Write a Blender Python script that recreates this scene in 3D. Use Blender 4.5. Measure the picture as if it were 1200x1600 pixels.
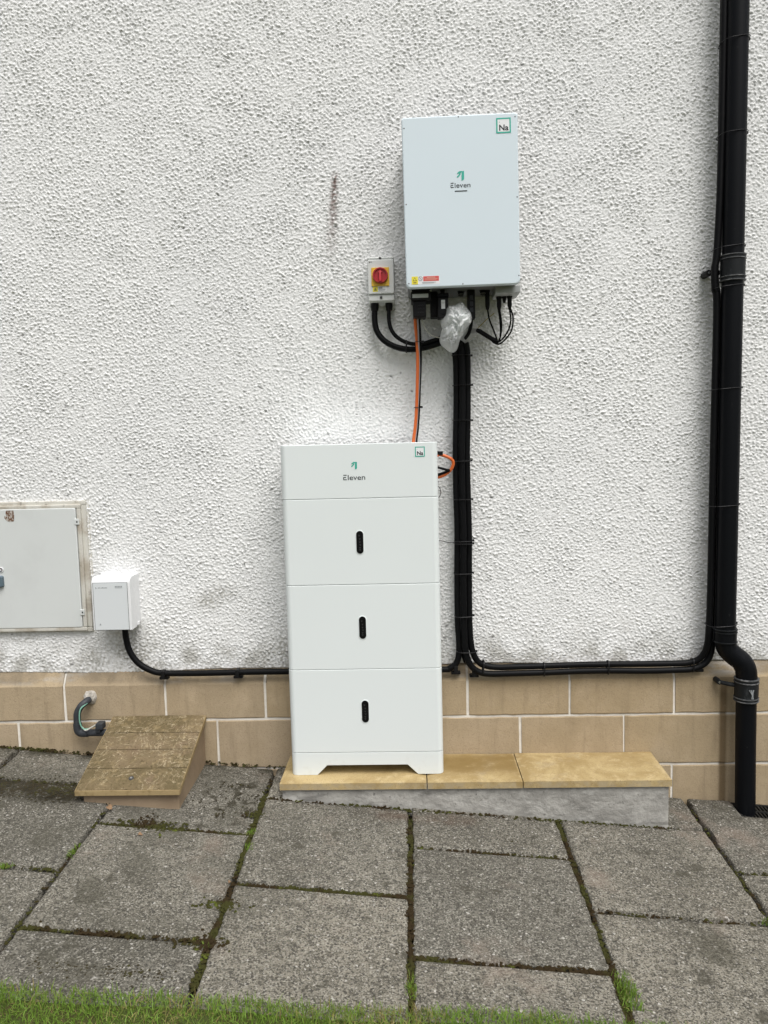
import bpy, bmesh, math, random
import numpy as np
from mathutils import Vector, Matrix, noise as mnoise

# ------------------------------------------------------------------ camera, sky, sun, exposure
for o in list(bpy.data.objects):
    bpy.data.objects.remove(o, do_unlink=True)
SC = bpy.context.scene
COL = SC.collection
random.seed(7)
RNG = np.random.default_rng(11)

cam_d = bpy.data.cameras.new('camera')
cam = bpy.data.objects.new('camera', cam_d)
COL.objects.link(cam)
cam_d.sensor_fit = 'VERTICAL'
cam_d.sensor_height = 36.0
cam_d.lens = 36.0 * 1202 / 1600
cam_d.clip_start = 0.02
cam_d.clip_end = 2000
_r = Vector((0.9991281, 0.0332103, -0.0253016))      # right
_d = Vector((-0.0221106, -0.0931660, -0.9954051))    # down
_f = Vector((-0.0354149, 0.9950966, -0.0923504))     # forward
cam.matrix_world = Matrix(((_r.x, -_d.x, -_f.x, 0.0), (_r.y, -_d.y, -_f.y, -2.65), (_r.z, -_d.z, -_f.z, 1.16), (0, 0, 0, 1)))
SC.camera = cam

SUN_EL, SUN_AZ = math.radians(60), math.radians(25)   # azimuth: off the wall's normal, towards the right
w = bpy.data.worlds.new('World')
SC.world = w
w.use_nodes = True
wn, wl = w.node_tree.nodes, w.node_tree.links
wn.clear()
sky = wn.new('ShaderNodeTexSky')
sky.sky_type = 'NISHITA'
sky.sun_disc = False
sky.sun_elevation = SUN_EL
sky.sun_rotation = math.pi - SUN_AZ
sky.air_density = 1.0
sky.dust_density = 5.0
hs = wn.new('ShaderNodeHueSaturation')
hs.inputs['Saturation'].default_value = 0.30          # cloud cover: a nearly grey sky
bg = wn.new('ShaderNodeBackground')
bg.inputs['Strength'].default_value = 0.075
wo = wn.new('ShaderNodeOutputWorld')
wl.new(sky.outputs[0], hs.inputs['Color'])
wl.new(hs.outputs[0], bg.inputs['Color'])
wl.new(bg.outputs[0], wo.inputs['Surface'])

sun_d = bpy.data.lights.new('sun', 'SUN')
sun = bpy.data.objects.new('sun', sun_d)
COL.objects.link(sun)
sun_d.energy = 1.5
sun_d.angle = math.radians(42)
sun_d.color = (1.0, 0.985, 0.96)
_sd = Vector((math.sin(SUN_AZ) * math.cos(SUN_EL), -math.cos(SUN_AZ) * math.cos(SUN_EL), math.sin(SUN_EL)))
sun.rotation_euler = _sd.to_track_quat('Z', 'Y').to_euler()
sun.location = (2, -5, 8)

SC.view_settings.view_transform = 'Standard'
SC.view_settings.look = 'None'
SC.view_settings.exposure = 0.78
SC.view_settings.gamma = 1.0

# ------------------------------------------------------------------ materials
def material(name, col, rough=0.6, layers=(), bumps=(), spec=0.5, metal=0.0, coord='pos', attr=()):
    m = bpy.data.materials.new(name)
    m.use_nodes = True
    nt = m.node_tree
    N, L = nt.nodes, nt.links
    b = N['Principled BSDF']
    b.inputs['Roughness'].default_value = rough
    b.inputs['Specular IOR Level'].default_value = spec
    b.inputs['Metallic'].default_value = metal
    b.inputs['Base Color'].default_value = (*col, 1)
    if coord == 'pos':
        src = N.new('ShaderNodeNewGeometry').outputs['Position']
    else:
        src = N.new('ShaderNodeTexCoord').outputs['Object']

    def tex(kind, scale, stretch, detail, dist=0.0):
        v = src
        if stretch:
            mp = N.new('ShaderNodeMapping')
            mp.inputs['Scale'].default_value = stretch
            L.new(v, mp.inputs['Vector'])
            v = mp.outputs[0]
        if kind == 'noise':
            t = N.new('ShaderNodeTexNoise')
            t.inputs['Scale'].default_value = scale
            t.inputs['Detail'].default_value = detail
            t.inputs['Roughness'].default_value = 0.6
            t.inputs['Distortion'].default_value = dist
            L.new(v, t.inputs['Vector'])
            return t.outputs[0]
        if kind == 'rand':
            return N.new('ShaderNodeObjectInfo').outputs['Random']
        if kind == 'ridge':                            # thin lines along the mid level of a noise
            f = tex('noise', scale, stretch, detail, dist)
            s = N.new('ShaderNodeMath'); s.operation = 'SUBTRACT'; s.inputs[1].default_value = 0.5
            a = N.new('ShaderNodeMath'); a.operation = 'ABSOLUTE'
            L.new(f, s.inputs[0]); L.new(s.outputs[0], a.inputs[0])
            return a.outputs[0]
        t = N.new('ShaderNodeTexVoronoi')
        t.inputs['Scale'].default_value = scale
        L.new(v, t.inputs['Vector'])
        if kind == 'cell':
            sp = N.new('ShaderNodeSeparateColor')
            L.new(t.outputs['Color'], sp.inputs[0])
            return sp.outputs[0]
        if kind == 'edge':
            t.feature = 'DISTANCE_TO_EDGE'
        return t.outputs['Distance']

    def mapr(o, lo, hi):
        mr = N.new('ShaderNodeMapRange')
        mr.interpolation_type = 'SMOOTHSTEP'
        if lo < hi:
            mr.inputs['From Min'].default_value, mr.inputs['From Max'].default_value = lo, hi
        else:
            mr.inputs['From Min'].default_value, mr.inputs['From Max'].default_value = hi, lo
            mr.inputs['To Min'].default_value, mr.inputs['To Max'].default_value = 1.0, 0.0
        L.new(o, mr.inputs['Value'])
        return mr.outputs[0]

    def mul(a, bb):
        q = N.new('ShaderNodeMath'); q.operation = 'MULTIPLY'
        for i, s in enumerate((a, bb)):
            if isinstance(s, float):
                q.inputs[i].default_value = s
            else:
                L.new(s, q.inputs[i])
        return q.outputs[0]

    cur = None
    for ly in layers:
        fac = mapr(tex(ly.get('k', 'noise'), ly['s'], ly.get('st'), ly.get('d', 4.0), ly.get('dist', 0.0)), ly.get('lo', .4), ly.get('hi', .6))
        for bx in ly.get('box', ()):                   # a stain with a place of its own: (axis, centre, half width, softness)
            sp = N.new('ShaderNodeSeparateXYZ'); L.new(src, sp.inputs[0])
            s = N.new('ShaderNodeMath'); s.operation = 'SUBTRACT'; s.inputs[1].default_value = bx[1]
            L.new(sp.outputs[bx[0]], s.inputs[0])
            a = N.new('ShaderNodeMath'); a.operation = 'ABSOLUTE'; L.new(s.outputs[0], a.inputs[0])
            fac = mul(fac, mapr(a.outputs[0], bx[2] + bx[3], bx[2] - bx[3]))
        fac = mul(fac, float(ly.get('a', 1.0)))
        mx = N.new('ShaderNodeMix'); mx.data_type = 'RGBA'
        mx.inputs[7].default_value = (*ly['c'], 1)
        L.new(fac, mx.inputs[0])
        if cur is None:
            mx.inputs[6].default_value = (*col, 1)
        else:
            L.new(cur, mx.inputs[6])
        cur = mx.outputs[2]
    for an, ac in attr:                                 # stains and dark holes stored on the mesh
        at = N.new('ShaderNodeAttribute'); at.attribute_name = an
        mx = N.new('ShaderNodeMix'); mx.data_type = 'RGBA'
        mx.inputs[7].default_value = (*ac, 1)
        L.new(at.outputs['Fac'], mx.inputs[0])
        if cur is None:
            mx.inputs[6].default_value = (*col, 1)
        else:
            L.new(cur, mx.inputs[6])
        cur = mx.outputs[2]
    if cur is not None:
        L.new(cur, b.inputs['Base Color'])
    nrm = None
    for bp in bumps:
        k, s, st, di = bp[:4]
        bn = N.new('ShaderNodeBump')
        if isinstance(st, str):
            sa = N.new('ShaderNodeAttribute'); sa.attribute_name = st
            L.new(sa.outputs['Fac'], bn.inputs['Strength'])
        else:
            bn.inputs['Strength'].default_value = st
        bn.inputs['Distance'].default_value = di
        L.new(tex(k, s, bp[4] if len(bp) > 4 else None, 5.0), bn.inputs['Height'])
        if nrm is not None:
            L.new(nrm, bn.inputs['Normal'])
        nrm = bn.outputs[0]
    if nrm is not None:
        L.new(nrm, b.inputs['Normal'])
    return m

MT = {}
MT['roughcast'] = material('roughcast', (.79, .792, .785), .9,
    layers=[dict(s=1.1, lo=.4, hi=.7, c=(.735, .74, .74), a=.5, d=3), dict(s=70, lo=.64, hi=.74, c=(.45, .43, .40), a=.15, d=3),
            dict(s=23, st=(1, 1, 1.5), lo=.735, hi=.775, c=(.10, .095, .09), a=.8, d=4)],
    bumps=[('noise', 260, .5, .0020, (.8, 1, 1.3)), ('noise', 75, 'beyond', .012, (.75, 1, 1.3))], spec=.2,
    attr=[('dirt', (.30, .29, .25)), ('rust', (.16, .10, .085)), ('pits', (.06, .055, .05))])
STAIN = [(0, 1.062, .012, .006), (2, .0, .30, .03)]
MT['stone'] = material('plinth_sandstone', (.40, .312, .196), .85,
    layers=[dict(k='rand', s=1, lo=0, hi=1, c=(.42, .335, .23), a=1.0), dict(s=3.2, lo=.35, hi=.68, c=(.335, .262, .165), a=.7, d=4), dict(s=14, lo=.45, hi=.75, c=(.46, .365, .25), a=.45, d=5),
            dict(s=9, st=(3.5, 3.5, .35), lo=.5, hi=.75, c=(.20, .155, .10), a=.45, d=4),
            dict(k='cell', s=420, lo=.8, hi=1, c=(.24, .18, .12), a=.5),
            dict(s=5, st=(1, 1, 3), lo=.50, hi=.64, c=(.45, .43, .40), a=.7, d=5, box=[(2, .352, .022, .012)]),
            dict(s=6, lo=.36, hi=.60, c=(.17, .14, .10), a=.65, d=6, box=[(2, .352, .022, .008)]),
            dict(s=30, lo=.1, hi=.35, c=(.12, .08, .04), a=.8, d=2, box=STAIN)],
    bumps=[('noise', 420, .5, .0014), ('noise', 110, .35, .003), ('noise', 40, .25, .003)], spec=.2)
MT['mortar'] = material('pale_mortar', (.62, .59, .53), .92,
    layers=[dict(s=25, lo=.45, hi=.7, c=(.50, .45, .38), a=.6, d=4), dict(s=8, lo=.45, hi=.62, c=(.20, .16, .11), a=.7, d=5, box=[(2, .352, .030, .012)]),
            dict(s=30, lo=.1, hi=.35, c=(.13, .09, .045), a=.9, d=2, box=STAIN)],
    bumps=[('noise', 200, .5, .002)], spec=.2)
MT['paving'] = material('exposed_aggregate', (.262, .242, .197), .9,
    layers=[dict(k='rand', s=1, lo=0, hi=1, c=(.170, .161, .136), a=1.0), dict(s=1.7, lo=.38, hi=.68, c=(.098, .091, .073), a=.8, d=5),
            dict(s=38, lo=.45, hi=.62, c=(.085, .078, .062), a=.6, d=5), dict(s=160, lo=.52, hi=.70, c=(.33, .312, .268), a=.75, d=3), dict(s=210, lo=.54, hi=.36, c=(.045, .042, .034), a=.9, d=3),
            dict(k='cell', s=300, lo=.80, hi=.97, c=(.38, .362, .315), a=.7), dict(k='cell', s=210, lo=.22, hi=.05, c=(.055, .052, .045), a=.8),
            dict(k='cell', s=200, lo=.98, hi=.995, c=(.52, .50, .46), a=.7), dict(s=4.5, lo=.56, hi=.72, c=(.26, .205, .165), a=.4, d=4),
            dict(s=13, lo=.60, hi=.70, c=(.065, .06, .045), a=.75, d=7), dict(s=3.1, lo=.57, hi=.70, c=(.06, .056, .04), a=.6, d=7),
            dict(s=7, lo=.4, hi=.65, c=(.085, .08, .062), a=.55, d=6, box=[(0, -1.0, .55, .25), (1, -.5, .4, .2)]),
            dict(s=13, lo=.32, hi=.56, c=(.022, .019, .011), a=.95, d=8, box=[(0, -1.32, .25, .06), (1, -.305, .062, .024)]),
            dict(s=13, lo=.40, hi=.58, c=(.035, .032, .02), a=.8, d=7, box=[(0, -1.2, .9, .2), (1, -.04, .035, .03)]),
            dict(s=24, lo=.53, hi=.60, c=(.04, .036, .024), a=.85, d=6, box=[(0, -.60, .10, .06), (1, -.27, .16, .08)]),
            dict(s=11, lo=.35, hi=.62, c=(.10, .065, .045), a=.6, d=6, box=[(0, .02, .16, .08), (1, -.30, .03, .025)]),
            ],
    bumps=[('voronoi', 190, .8, .004), ('noise', 330, .6, .003), ('noise', 25, .25, .006)], spec=.2)
MT['coping'] = material('yellow_sandstone_coping', (.50, .395, .21), .75,
    layers=[dict(k='rand', s=1, lo=0, hi=1, c=(.44, .33, .155), a=.7), dict(s=4.5, lo=.42, hi=.66, c=(.27, .185, .07), a=.75, d=9, dist=.8), dict(s=40, lo=.48, hi=.68, c=(.53, .42, .24), a=.6, d=8),
            dict(s=9, lo=.56, hi=.70, c=(.22, .15, .06), a=.7, d=7), dict(s=6, lo=.60, hi=.70, c=(.40, .34, .24), a=.5, d=9), dict(s=260, lo=.5, hi=.7, c=(.26, .18, .08), a=.6, d=3), dict(s=130, lo=.58, hi=.72, c=(.24, .17, .09), a=.6, d=4),
            dict(s=9, lo=.34, hi=.56, c=(.20, .130, .042), a=.85, d=10, box=[(0, .185, .15, .004), (1, -.12, .08, .05)]),
            dict(s=30, lo=.4, hi=.6, c=(.36, .30, .20), a=.6, d=6, box=[(2, .045, .012, .004)])],
    bumps=[('noise', 350, .35, .0012), ('noise', 60, .25, .002)], spec=.35)
MT['concrete'] = material('rough_concrete', (.40, .388, .358), .92,
    layers=[dict(s=7, lo=.35, hi=.66, c=(.24, .232, .212), a=.85, d=8, dist=.3), dict(s=26, st=(1, 1, 1.8), lo=.50, hi=.68, c=(.47, .46, .43), a=.6, d=8, dist=.4),
            dict(s=60, lo=.64, hi=.72, c=(.10, .098, .09), a=.7, d=3), dict(s=12, st=(.6, 1, 3), lo=.56, hi=.7, c=(.13, .128, .115), a=.6, d=6)],
    bumps=[('noise', 45, .7, .009), ('noise', 260, .4, .002)], spec=.2)
MT['lid'] = material('lichened_sandstone', (.185, .140, .078), .9,
    layers=[dict(k='rand', s=1, lo=0, hi=1, c=(.205, .152, .098), a=.6), dict(s=6, lo=.38, hi=.62, c=(.120, .094, .048), a=.85, d=6), dict(s=45, lo=.50, hi=.7, c=(.27, .205, .11), a=.65, d=6),
            dict(s=9, lo=.55, hi=.7, c=(.17, .115, .08), a=.6, d=4),
            dict(k='ridge', s=13, d=4, dist=1.6, lo=.012, hi=.003, c=(.50, .42, .28), a=.6),
            dict(k='ridge', s=27, d=6, dist=.8, lo=.012, hi=.001, c=(.42, .34, .21), a=.4), dict(s=120, lo=.55, hi=.7, c=(.07, .052, .025), a=.75, d=4)],
    bumps=[('noise', 160, .8, .005), ('noise', 45, .6, .007)], spec=.15)
MT['lid_edge'] = material('sandstone_edge', (.34, .255, .13), .85, layers=[dict(s=50, lo=.45, hi=.7, c=(.22, .16, .075), a=.8, d=5)], bumps=[('noise', 200, .5, .002)], spec=.2)
MT['hatch_base'] = material('hatch_base_stone', (.315, .238, .160), .9,
    layers=[dict(s=8, lo=.4, hi=.7, c=(.25, .185, .122), a=.8, d=5), dict(s=70, lo=.5, hi=.75, c=(.38, .295, .21), a=.4, d=4)],
    bumps=[('noise', 300, .35, .0015)], spec=.2)
MT['soil'] = material('joint_soil', (.035, .028, .018), .95, layers=[dict(s=30, lo=.4, hi=.7, c=(.055, .048, .022), a=.9, d=5)], bumps=[('noise', 120, .8, .006)], spec=.1)
MT['lawn'] = material('lawn_soil', (.06, .055, .022), .95, layers=[dict(s=12, lo=.4, hi=.65, c=(.055, .08, .02), a=.9, d=5), dict(s=2, lo=.4, hi=.65, c=(.075, .085, .03), a=.6, d=5)], bumps=[('noise', 90, .8, .01)], spec=.1)
MT['grass'] = material('grass_blades', (.128, .222, .027), .55, layers=[dict(s=6, lo=.5, hi=.72, c=(.15, .19, .035), a=.6, d=4)], attr=[('dry', (.27, .21, .085))], spec=.25)
_b = MT['grass'].node_tree.nodes['Principled BSDF']
_b.inputs['Transmission Weight'].default_value = 0.0
_b.inputs['Subsurface Weight'].default_value = 0.0
MT['moss'] = material('moss', (.040, .040, .012), .95, layers=[dict(s=9, lo=.45, hi=.58, c=(.030, .020, .010), a=.95, d=4), dict(s=22, lo=.60, hi=.70, c=(.10, .125, .02), a=.75, d=4)], spec=.1)
MT['crumb'] = material('dark_crumbs', (.04, .033, .02), .95, layers=[dict(s=40, lo=.5, hi=.7, c=(.05, .05, .015), a=.8)], spec=.1)
MT['battery'] = material('white_powder_coat', (.745, .790, .786), .45, layers=[dict(s=2.2, lo=.35, hi=.7, c=(.73, .775, .771), a=.7, d=3), dict(s=30, lo=.5, hi=.75, c=(.58, .57, .52), a=.35, d=6, box=[(2, .085, .03, .03)])], bumps=[('noise', 900, .06, .0004)], spec=.4)
MT['inverter'] = material('pale_blue_grey_paint', (.660, .748, .800), .45, layers=[dict(s=3, lo=.4, hi=.7, c=(.65, .735, .785), a=.7, d=3)], bumps=[('noise', 900, .06, .0004)], spec=.4)
MT['cast'] = material('grey_cast_housing', (.16, .165, .165), .55, bumps=[('noise', 500, .15, .0006)])
MT['terminal'] = material('terminal_box_grey', (.36, .375, .375), .5)
MT['grey_pl'] = material('light_grey_plastic', (.55, .575, .57), .45, bumps=[('noise', 700, .08, .0004)])
MT['iso'] = material('isolator_grey_plastic', (.66, .675, .66), .42, bumps=[('noise', 700, .08, .0004)])
MT['white_pl'] = material('white_plastic', (.78, .79, .80), .35, layers=[dict(s=9, lo=.5, hi=.75, c=(.72, .73, .73), a=.5)])
MT['panel'] = material('junction_door_plastic', (.67, .70, .715), .4)
MT['meter'] = material('meter_door_grp', (.64, .665, .655), .5, layers=[dict(s=5, lo=.45, hi=.7, c=(.59, .61, .60), a=.7, d=5), dict(s=2.5, st=(1, 1, .5), lo=.55, hi=.7, c=(.68, .69, .66), a=.5, d=4)], bumps=[('noise', 200, .06, .001)])
MT['meter_frame'] = material('weathered_frame', (.60, .585, .53), .6, layers=[dict(s=14, lo=.42, hi=.62, c=(.36, .31, .24), a=.75, d=5), dict(s=40, lo=.62, hi=.7, c=(.12, .10, .08), a=.5, d=4)], bumps=[('noise', 120, .15, .002)])
MT['residue'] = material('brown_glue_residue', (.13, .065, .035), .9, layers=[dict(s=110, st=(1.6, 1, .7), lo=.47, hi=.60, c=(.55, .52, .48), a=.9, d=5)])
MT['black_pl'] = material('black_plastic', (.0075, .0075, .008), .5, spec=.2)
MT['pipe'] = material('black_upvc', (.0042, .0048, .0062), .42, layers=[dict(s=40, lo=.69, hi=.74, c=(.05, .05, .05), a=.5), dict(s=8, st=(6, 6, .5), lo=.55, hi=.75, c=(.009, .010, .011), a=.6)], spec=.12)
MT['pipe_worn'] = material('worn_black_fitting', (.012, .0135, .015), .5, layers=[dict(s=30, st=(1, 1, .4), lo=.54, hi=.72, c=(.085, .09, .095), a=.55, d=5)], spec=.2)
MT['ring'] = material('grey_scuffed_ring', (.06, .063, .066), .55, layers=[dict(s=60, lo=.45, hi=.65, c=(.20, .20, .20), a=.7, d=4)])
MT['cable'] = material('black_cable_sheath', (.0042, .0044, .005), .48, layers=[dict(s=30, lo=.62, hi=.75, c=(.012, .012, .012), a=.6)], spec=.12)
MT['tie'] = material('black_nylon_tie', (.010, .010, .011), .4, spec=.25)
MT['orange'] = material('orange_cable_sheath', (.62, .13, .025), .42)
MT['grey_wire'] = material('grey_wire_sheath', (.32, .30, .32), .5)
MT['pale_wire'] = material('pale_wire_sheath', (.55, .54, .48), .5)
MT['yellow_wire'] = material('yellow_wire_sheath', (.36, .30, .10), .5)
MT['green_wire'] = material('green_wire_sheath', (.18, .40, .30), .5)
MT['print'] = material('dark_print', (.012, .016, .020), .5)
MT['faint'] = material('faint_grey_print', (.30, .32, .33), .5)
MT['teal'] = material('teal_print', (.035, .40, .30), .45)
MT['white_label'] = material('white_label', (.80, .81, .82), .5)
MT['yellow'] = material('yellow_plate', (.78, .48, .035), .4)
MT['yellow_lab'] = material('yellow_label', (.80, .70, .05), .45)
MT['red'] = material('red_knob', (.42, .018, .022), .35)
MT['red_light'] = material('bright_red_handle', (.62, .05, .06), .35)
MT['red_label'] = material('red_label', (.62, .085, .075), .45)
MT['metal'] = material('bare_screw', (.55, .55, .55), .3, metal=.9)
MT['dark_metal'] = material('dark_screw', (.06, .06, .06), .5, metal=.4)
MT['screw_grey'] = material('grey_screw', (.16, .165, .17), .5, metal=.3)
MT['dark_slot'] = material('black_slot', (.003, .003, .0035), .4, spec=.2)
MT['drain'] = material('drain_black', (.012, .0125, .0125), .55, layers=[dict(s=50, lo=.5, hi=.7, c=(.04, .036, .03), a=.6)], spec=.2)
MT['leaf'] = material('dry_leaf', (.23, .14, .075), .8)
MT['mortar_patch'] = material('rough_mortar_patch', (.50, .47, .42), .95, layers=[dict(s=50, lo=.45, hi=.65, c=(.26, .23, .19), a=.7)], bumps=[('noise', 120, 1.0, .006)])
MT['elbow'] = material('grey_black_pipe', (.040, .044, .050), .45, layers=[dict(s=50, lo=.5, hi=.7, c=(.06, .065, .07), a=.6)], spec=.25)
MT['lock_blue'] = material('blue_grey_latch', (.10, .145, .175), .5)

# thin crumpled polythene
mb_ = bpy.data.materials.new('polythene'); mb_.use_nodes = True
N, L = mb_.node_tree.nodes, mb_.node_tree.links
N.clear()
pb = N.new('ShaderNodeBsdfPrincipled'); pb.inputs['Base Color'].default_value = (.94, .95, .95, 1); pb.inputs['Roughness'].default_value = .18
tl = N.new('ShaderNodeBsdfTranslucent'); tl.inputs['Color'].default_value = (.90, .93, .93, 1)
tp = N.new('ShaderNodeBsdfTransparent')
m1 = N.new('ShaderNodeMixShader'); m1.inputs[0].default_value = .5
m2 = N.new('ShaderNodeMixShader'); fa_ = N.new('ShaderNodeAttribute'); fa_.attribute_name = 'film'; L.new(fa_.outputs['Fac'], m2.inputs[0])
oo = N.new('ShaderNodeOutputMaterial')
L.new(pb.outputs[0], m1.inputs[1]); L.new(tl.outputs[0], m1.inputs[2])
L.new(m1.outputs[0], m2.inputs[1]); L.new(tp.outputs[0], m2.inputs[2]); L.new(m2.outputs[0], oo.inputs['Surface'])
MT['polythene'] = mb_

# ------------------------------------------------------------------ helpers
ORG = {}

def finish(name, me, mat, parent=None, angle=35):
    me.materials.append(MT[mat] if isinstance(mat, str) else mat)
    o = bpy.data.objects.new(name, me)
    COL.objects.link(o)
    if len(me.polygons):
        me.polygons.foreach_set('use_smooth', [True] * len(me.polygons))
        me.set_sharp_from_angle(angle=math.radians(angle))
        ar = np.empty(len(me.polygons))
        me.polygons.foreach_get('area', ar)
        if len(ar) < 4000 and ar.max() > 6 * ar.mean():
            wm = o.modifiers.new('weighted_normal', 'WEIGHTED_NORMAL')
            wm.keep_sharp = True
            wm.weight = 100
    if parent is not None:
        o.parent = parent
        ORG[o] = ORG[parent]
    else:
        ORG[o] = Vector((0, 0, 0))
    return o

def part(name, bm, mat, parent=None, angle=35):
    """bm holds world coordinates; the mesh is stored relative to its thing's origin"""
    if parent is not None:
        bmesh.ops.translate(bm, verts=bm.verts, vec=-ORG[parent])
    bmesh.ops.recalc_face_normals(bm, faces=bm.faces)
    me = bpy.data.meshes.new(name)
    bm.to_mesh(me)
    bm.free()
    return finish(name, me, mat, parent, angle)

def single(name, bm, mat, org, angle=35):
    """a thing that is one mesh, its origin at its base"""
    org = Vector(org)
    bmesh.ops.translate(bm, verts=bm.verts, vec=-org)
    bmesh.ops.recalc_face_normals(bm, faces=bm.faces)
    me = bpy.data.meshes.new(name)
    bm.to_mesh(me)
    bm.free()
    o = finish(name, me, mat, None, angle)
    o.location = org
    ORG[o] = org
    return o

def empty(name, loc):
    o = bpy.data.objects.new(name, None)
    o.empty_display_size = .05
    COL.objects.link(o)
    o.location = loc
    ORG[o] = Vector(loc)
    return o

def tag(o, label=None, cat=None, group=None, kind=None):
    if label: o['label'] = label
    if cat: o['category'] = cat
    if group: o['group'] = group
    if kind: o['kind'] = kind
    return o

def B():
    return bmesh.new()

def add_box(bm, x0, x1, y0, y1, z0, z1, bev=0.0, seg=2):
    t = bmesh.new()
    bmesh.ops.create_cube(t, size=1.0)
    for v in t.verts:
        v.co = Vector(((x0 + x1) / 2 + v.co.x * (x1 - x0), (y0 + y1) / 2 + v.co.y * (y1 - y0), (z0 + z1) / 2 + v.co.z * (z1 - z0)))
    if bev > 0:
        bmesh.ops.bevel(t, geom=list(t.edges), offset=bev, segments=seg, profile=.5, affect='EDGES')
    merge(bm, t)
    return bm

def merge(bm, t):
    mp = {}
    for v in t.verts:
        mp[v] = bm.verts.new(v.co)
    for f in t.faces:
        try:
            bm.faces.new([mp[v] for v in f.verts])
        except ValueError:
            pass
    t.free()

def rrect(x0, x1, z0, z1, r, n=6):
    """rounded rectangle outline; r one radius or (bottom-left, bottom-right, top-right, top-left)"""
    if not isinstance(r, (tuple, list)):
        r = (r, r, r, r)
    pts = []
    for (cx, cz, a0), rr in zip(((x0, z0, 180), (x1, z0, 270), (x1, z1, 0), (x0, z1, 90)), r):
        sx = 1 if cx == x0 else -1
        sz = 1 if cz == z0 else -1
        for k in range(n + 1):
            a = math.radians(a0 + 90 * k / n)
            pts.append((cx + sx * rr + rr * math.cos(a), cz + sz * rr + rr * math.sin(a)))
    return pts

def inset(poly, d):
    """shrink a convex outline towards its inside"""
    cx = (min(p[0] for p in poly) + max(p[0] for p in poly)) / 2
    cz = (min(p[1] for p in poly) + max(p[1] for p in poly)) / 2
    wx = max(p[0] for p in poly) - cx
    wz = max(p[1] for p in poly) - cz
    return [(cx + (p[0] - cx) * (wx - d) / wx, cz + (p[1] - cz) * (wz - d) / wz) for p in poly]

def add_loft(bm, loops):
    """skin a stack of equal-length loops of 3D points and cap both ends"""
    rows = [[bm.verts.new(p) for p in lp] for lp in loops]
    n = len(rows[0])
    for a, b in zip(rows[:-1], rows[1:]):
        for i in range(n):
            bm.faces.new((a[i], a[(i + 1) % n], b[(i + 1) % n], b[i]))
    bm.faces.new(rows[0])
    bm.faces.new(rows[-1])
    return bm

def plate(bm, outline, y_back, y_front, bev=.002, steps=3):
    """outline in XZ extruded along Y; bevelled round its front rim"""
    lp = [[(x, y_back, z) for x, z in outline]]
    for k in range(steps + 1):
        a = math.pi / 2 * k / steps
        q = inset(outline, bev * (1 - math.cos(a)))
        lp.append([(x, y_front + bev - bev * math.sin(a), z) for x, z in q])
    return add_loft(bm, lp)

def block(bm, x0, x1, y0, y1, z0, z1, r, bev):
    """upright rounded box: outline in XY, bevelled top and bottom rims"""
    o = rrect(x0, x1, y0, y1, r, 6)
    lp = []
    for k in range(4):
        a = math.pi / 2 * k / 3
        lp.append([(x, y, z0 + bev - bev * math.cos(math.pi / 2 - a) * 1.0 if False else z0 + bev * (1 - math.sin(a))) for x, y in inset(o, bev * (1 - math.cos(a)))][:])
    lp = lp[::-1]
    for k in range(4):
        a = math.pi / 2 * k / 3
        lp.append([(x, y, z1 - bev * (1 - math.sin(a))) for x, y in inset(o, bev * (1 - math.cos(a)))])
    # reorder: bottom inset first, then out, then up and in
    lo = sorted(lp[:4], key=lambda l: l[0][2])
    hi = sorted(lp[4:], key=lambda l: l[0][2])
    return add_loft(bm, lo + hi)

def prism(bm, poly, y0, y1):
    a = [bm.verts.new((x, y0, z)) for x, z in poly]
    b = [bm.verts.new((x, y1, z)) for x, z in poly]
    n = len(poly)
    for i in range(n):
        bm.faces.new((a[i], a[(i + 1) % n], b[(i + 1) % n], b[i]))
    bm.faces.new(a)
    bm.faces.new(b)
    return bm

def smooth_path(pts, n=6):
    P = [Vector(p) for p in pts]
    if len(P) < 3:
        return P
    out = []
    for i in range(len(P) - 1):
        p0 = P[i - 1] if i else P[0] * 2 - P[1]
        p1, p2 = P[i], P[i + 1]
        p3 = P[i + 2] if i + 2 < len(P) else P[-1] * 2 - P[-2]
        for k in range(n):
            t = k / n
            out.append(.5 * ((2 * p1) + (p2 - p0) * t + (2 * p0 - 5 * p1 + 4 * p2 - p3) * t * t + (3 * p1 - p0 - 3 * p2 + p3) * t ** 3))
    out.append(P[-1])
    return out

def tube(bm, pts, r, seg=10, n=6, closed=False, flat=None):
    P = smooth_path(pts, n) if n else [Vector(p) for p in pts]
    rs = r if isinstance(r, (list, tuple)) else None
    rows = []
    nrm = None
    for i, p in enumerate(P):
        if closed:
            t = P[(i + 1) % len(P)] - P[i - 1]
        else:
            t = P[min(i + 1, len(P) - 1)] - P[max(i - 1, 0)]
        t.normalize()
        if nrm is None:
            nrm = t.cross(Vector((0, 1, 0)))
            if nrm.length < .1:
                nrm = t.cross(Vector((0, 0, 1)))
        nrm = (nrm - t * nrm.dot(t)).normalized()
        bi = t.cross(nrm)
        rr = rs[min(int(i / max(1, n)), len(rs) - 1)] if rs else r
        fl = flat if flat else rr
        rows.append([bm.verts.new(p + nrm * math.cos(2 * math.pi * k / seg) * rr + bi * math.sin(2 * math.pi * k / seg) * fl) for k in range(seg)])
    m = len(rows)
    for i in range(m if closed else m - 1):
        a, b = rows[i], rows[(i + 1) % m]
        for k in range(seg):
            bm.faces.new((a[k], a[(k + 1) % seg], b[(k + 1) % seg], b[k]))
    if not closed:
        bm.faces.new(rows[0])
        bm.faces.new(rows[-1])
    return bm

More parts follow.
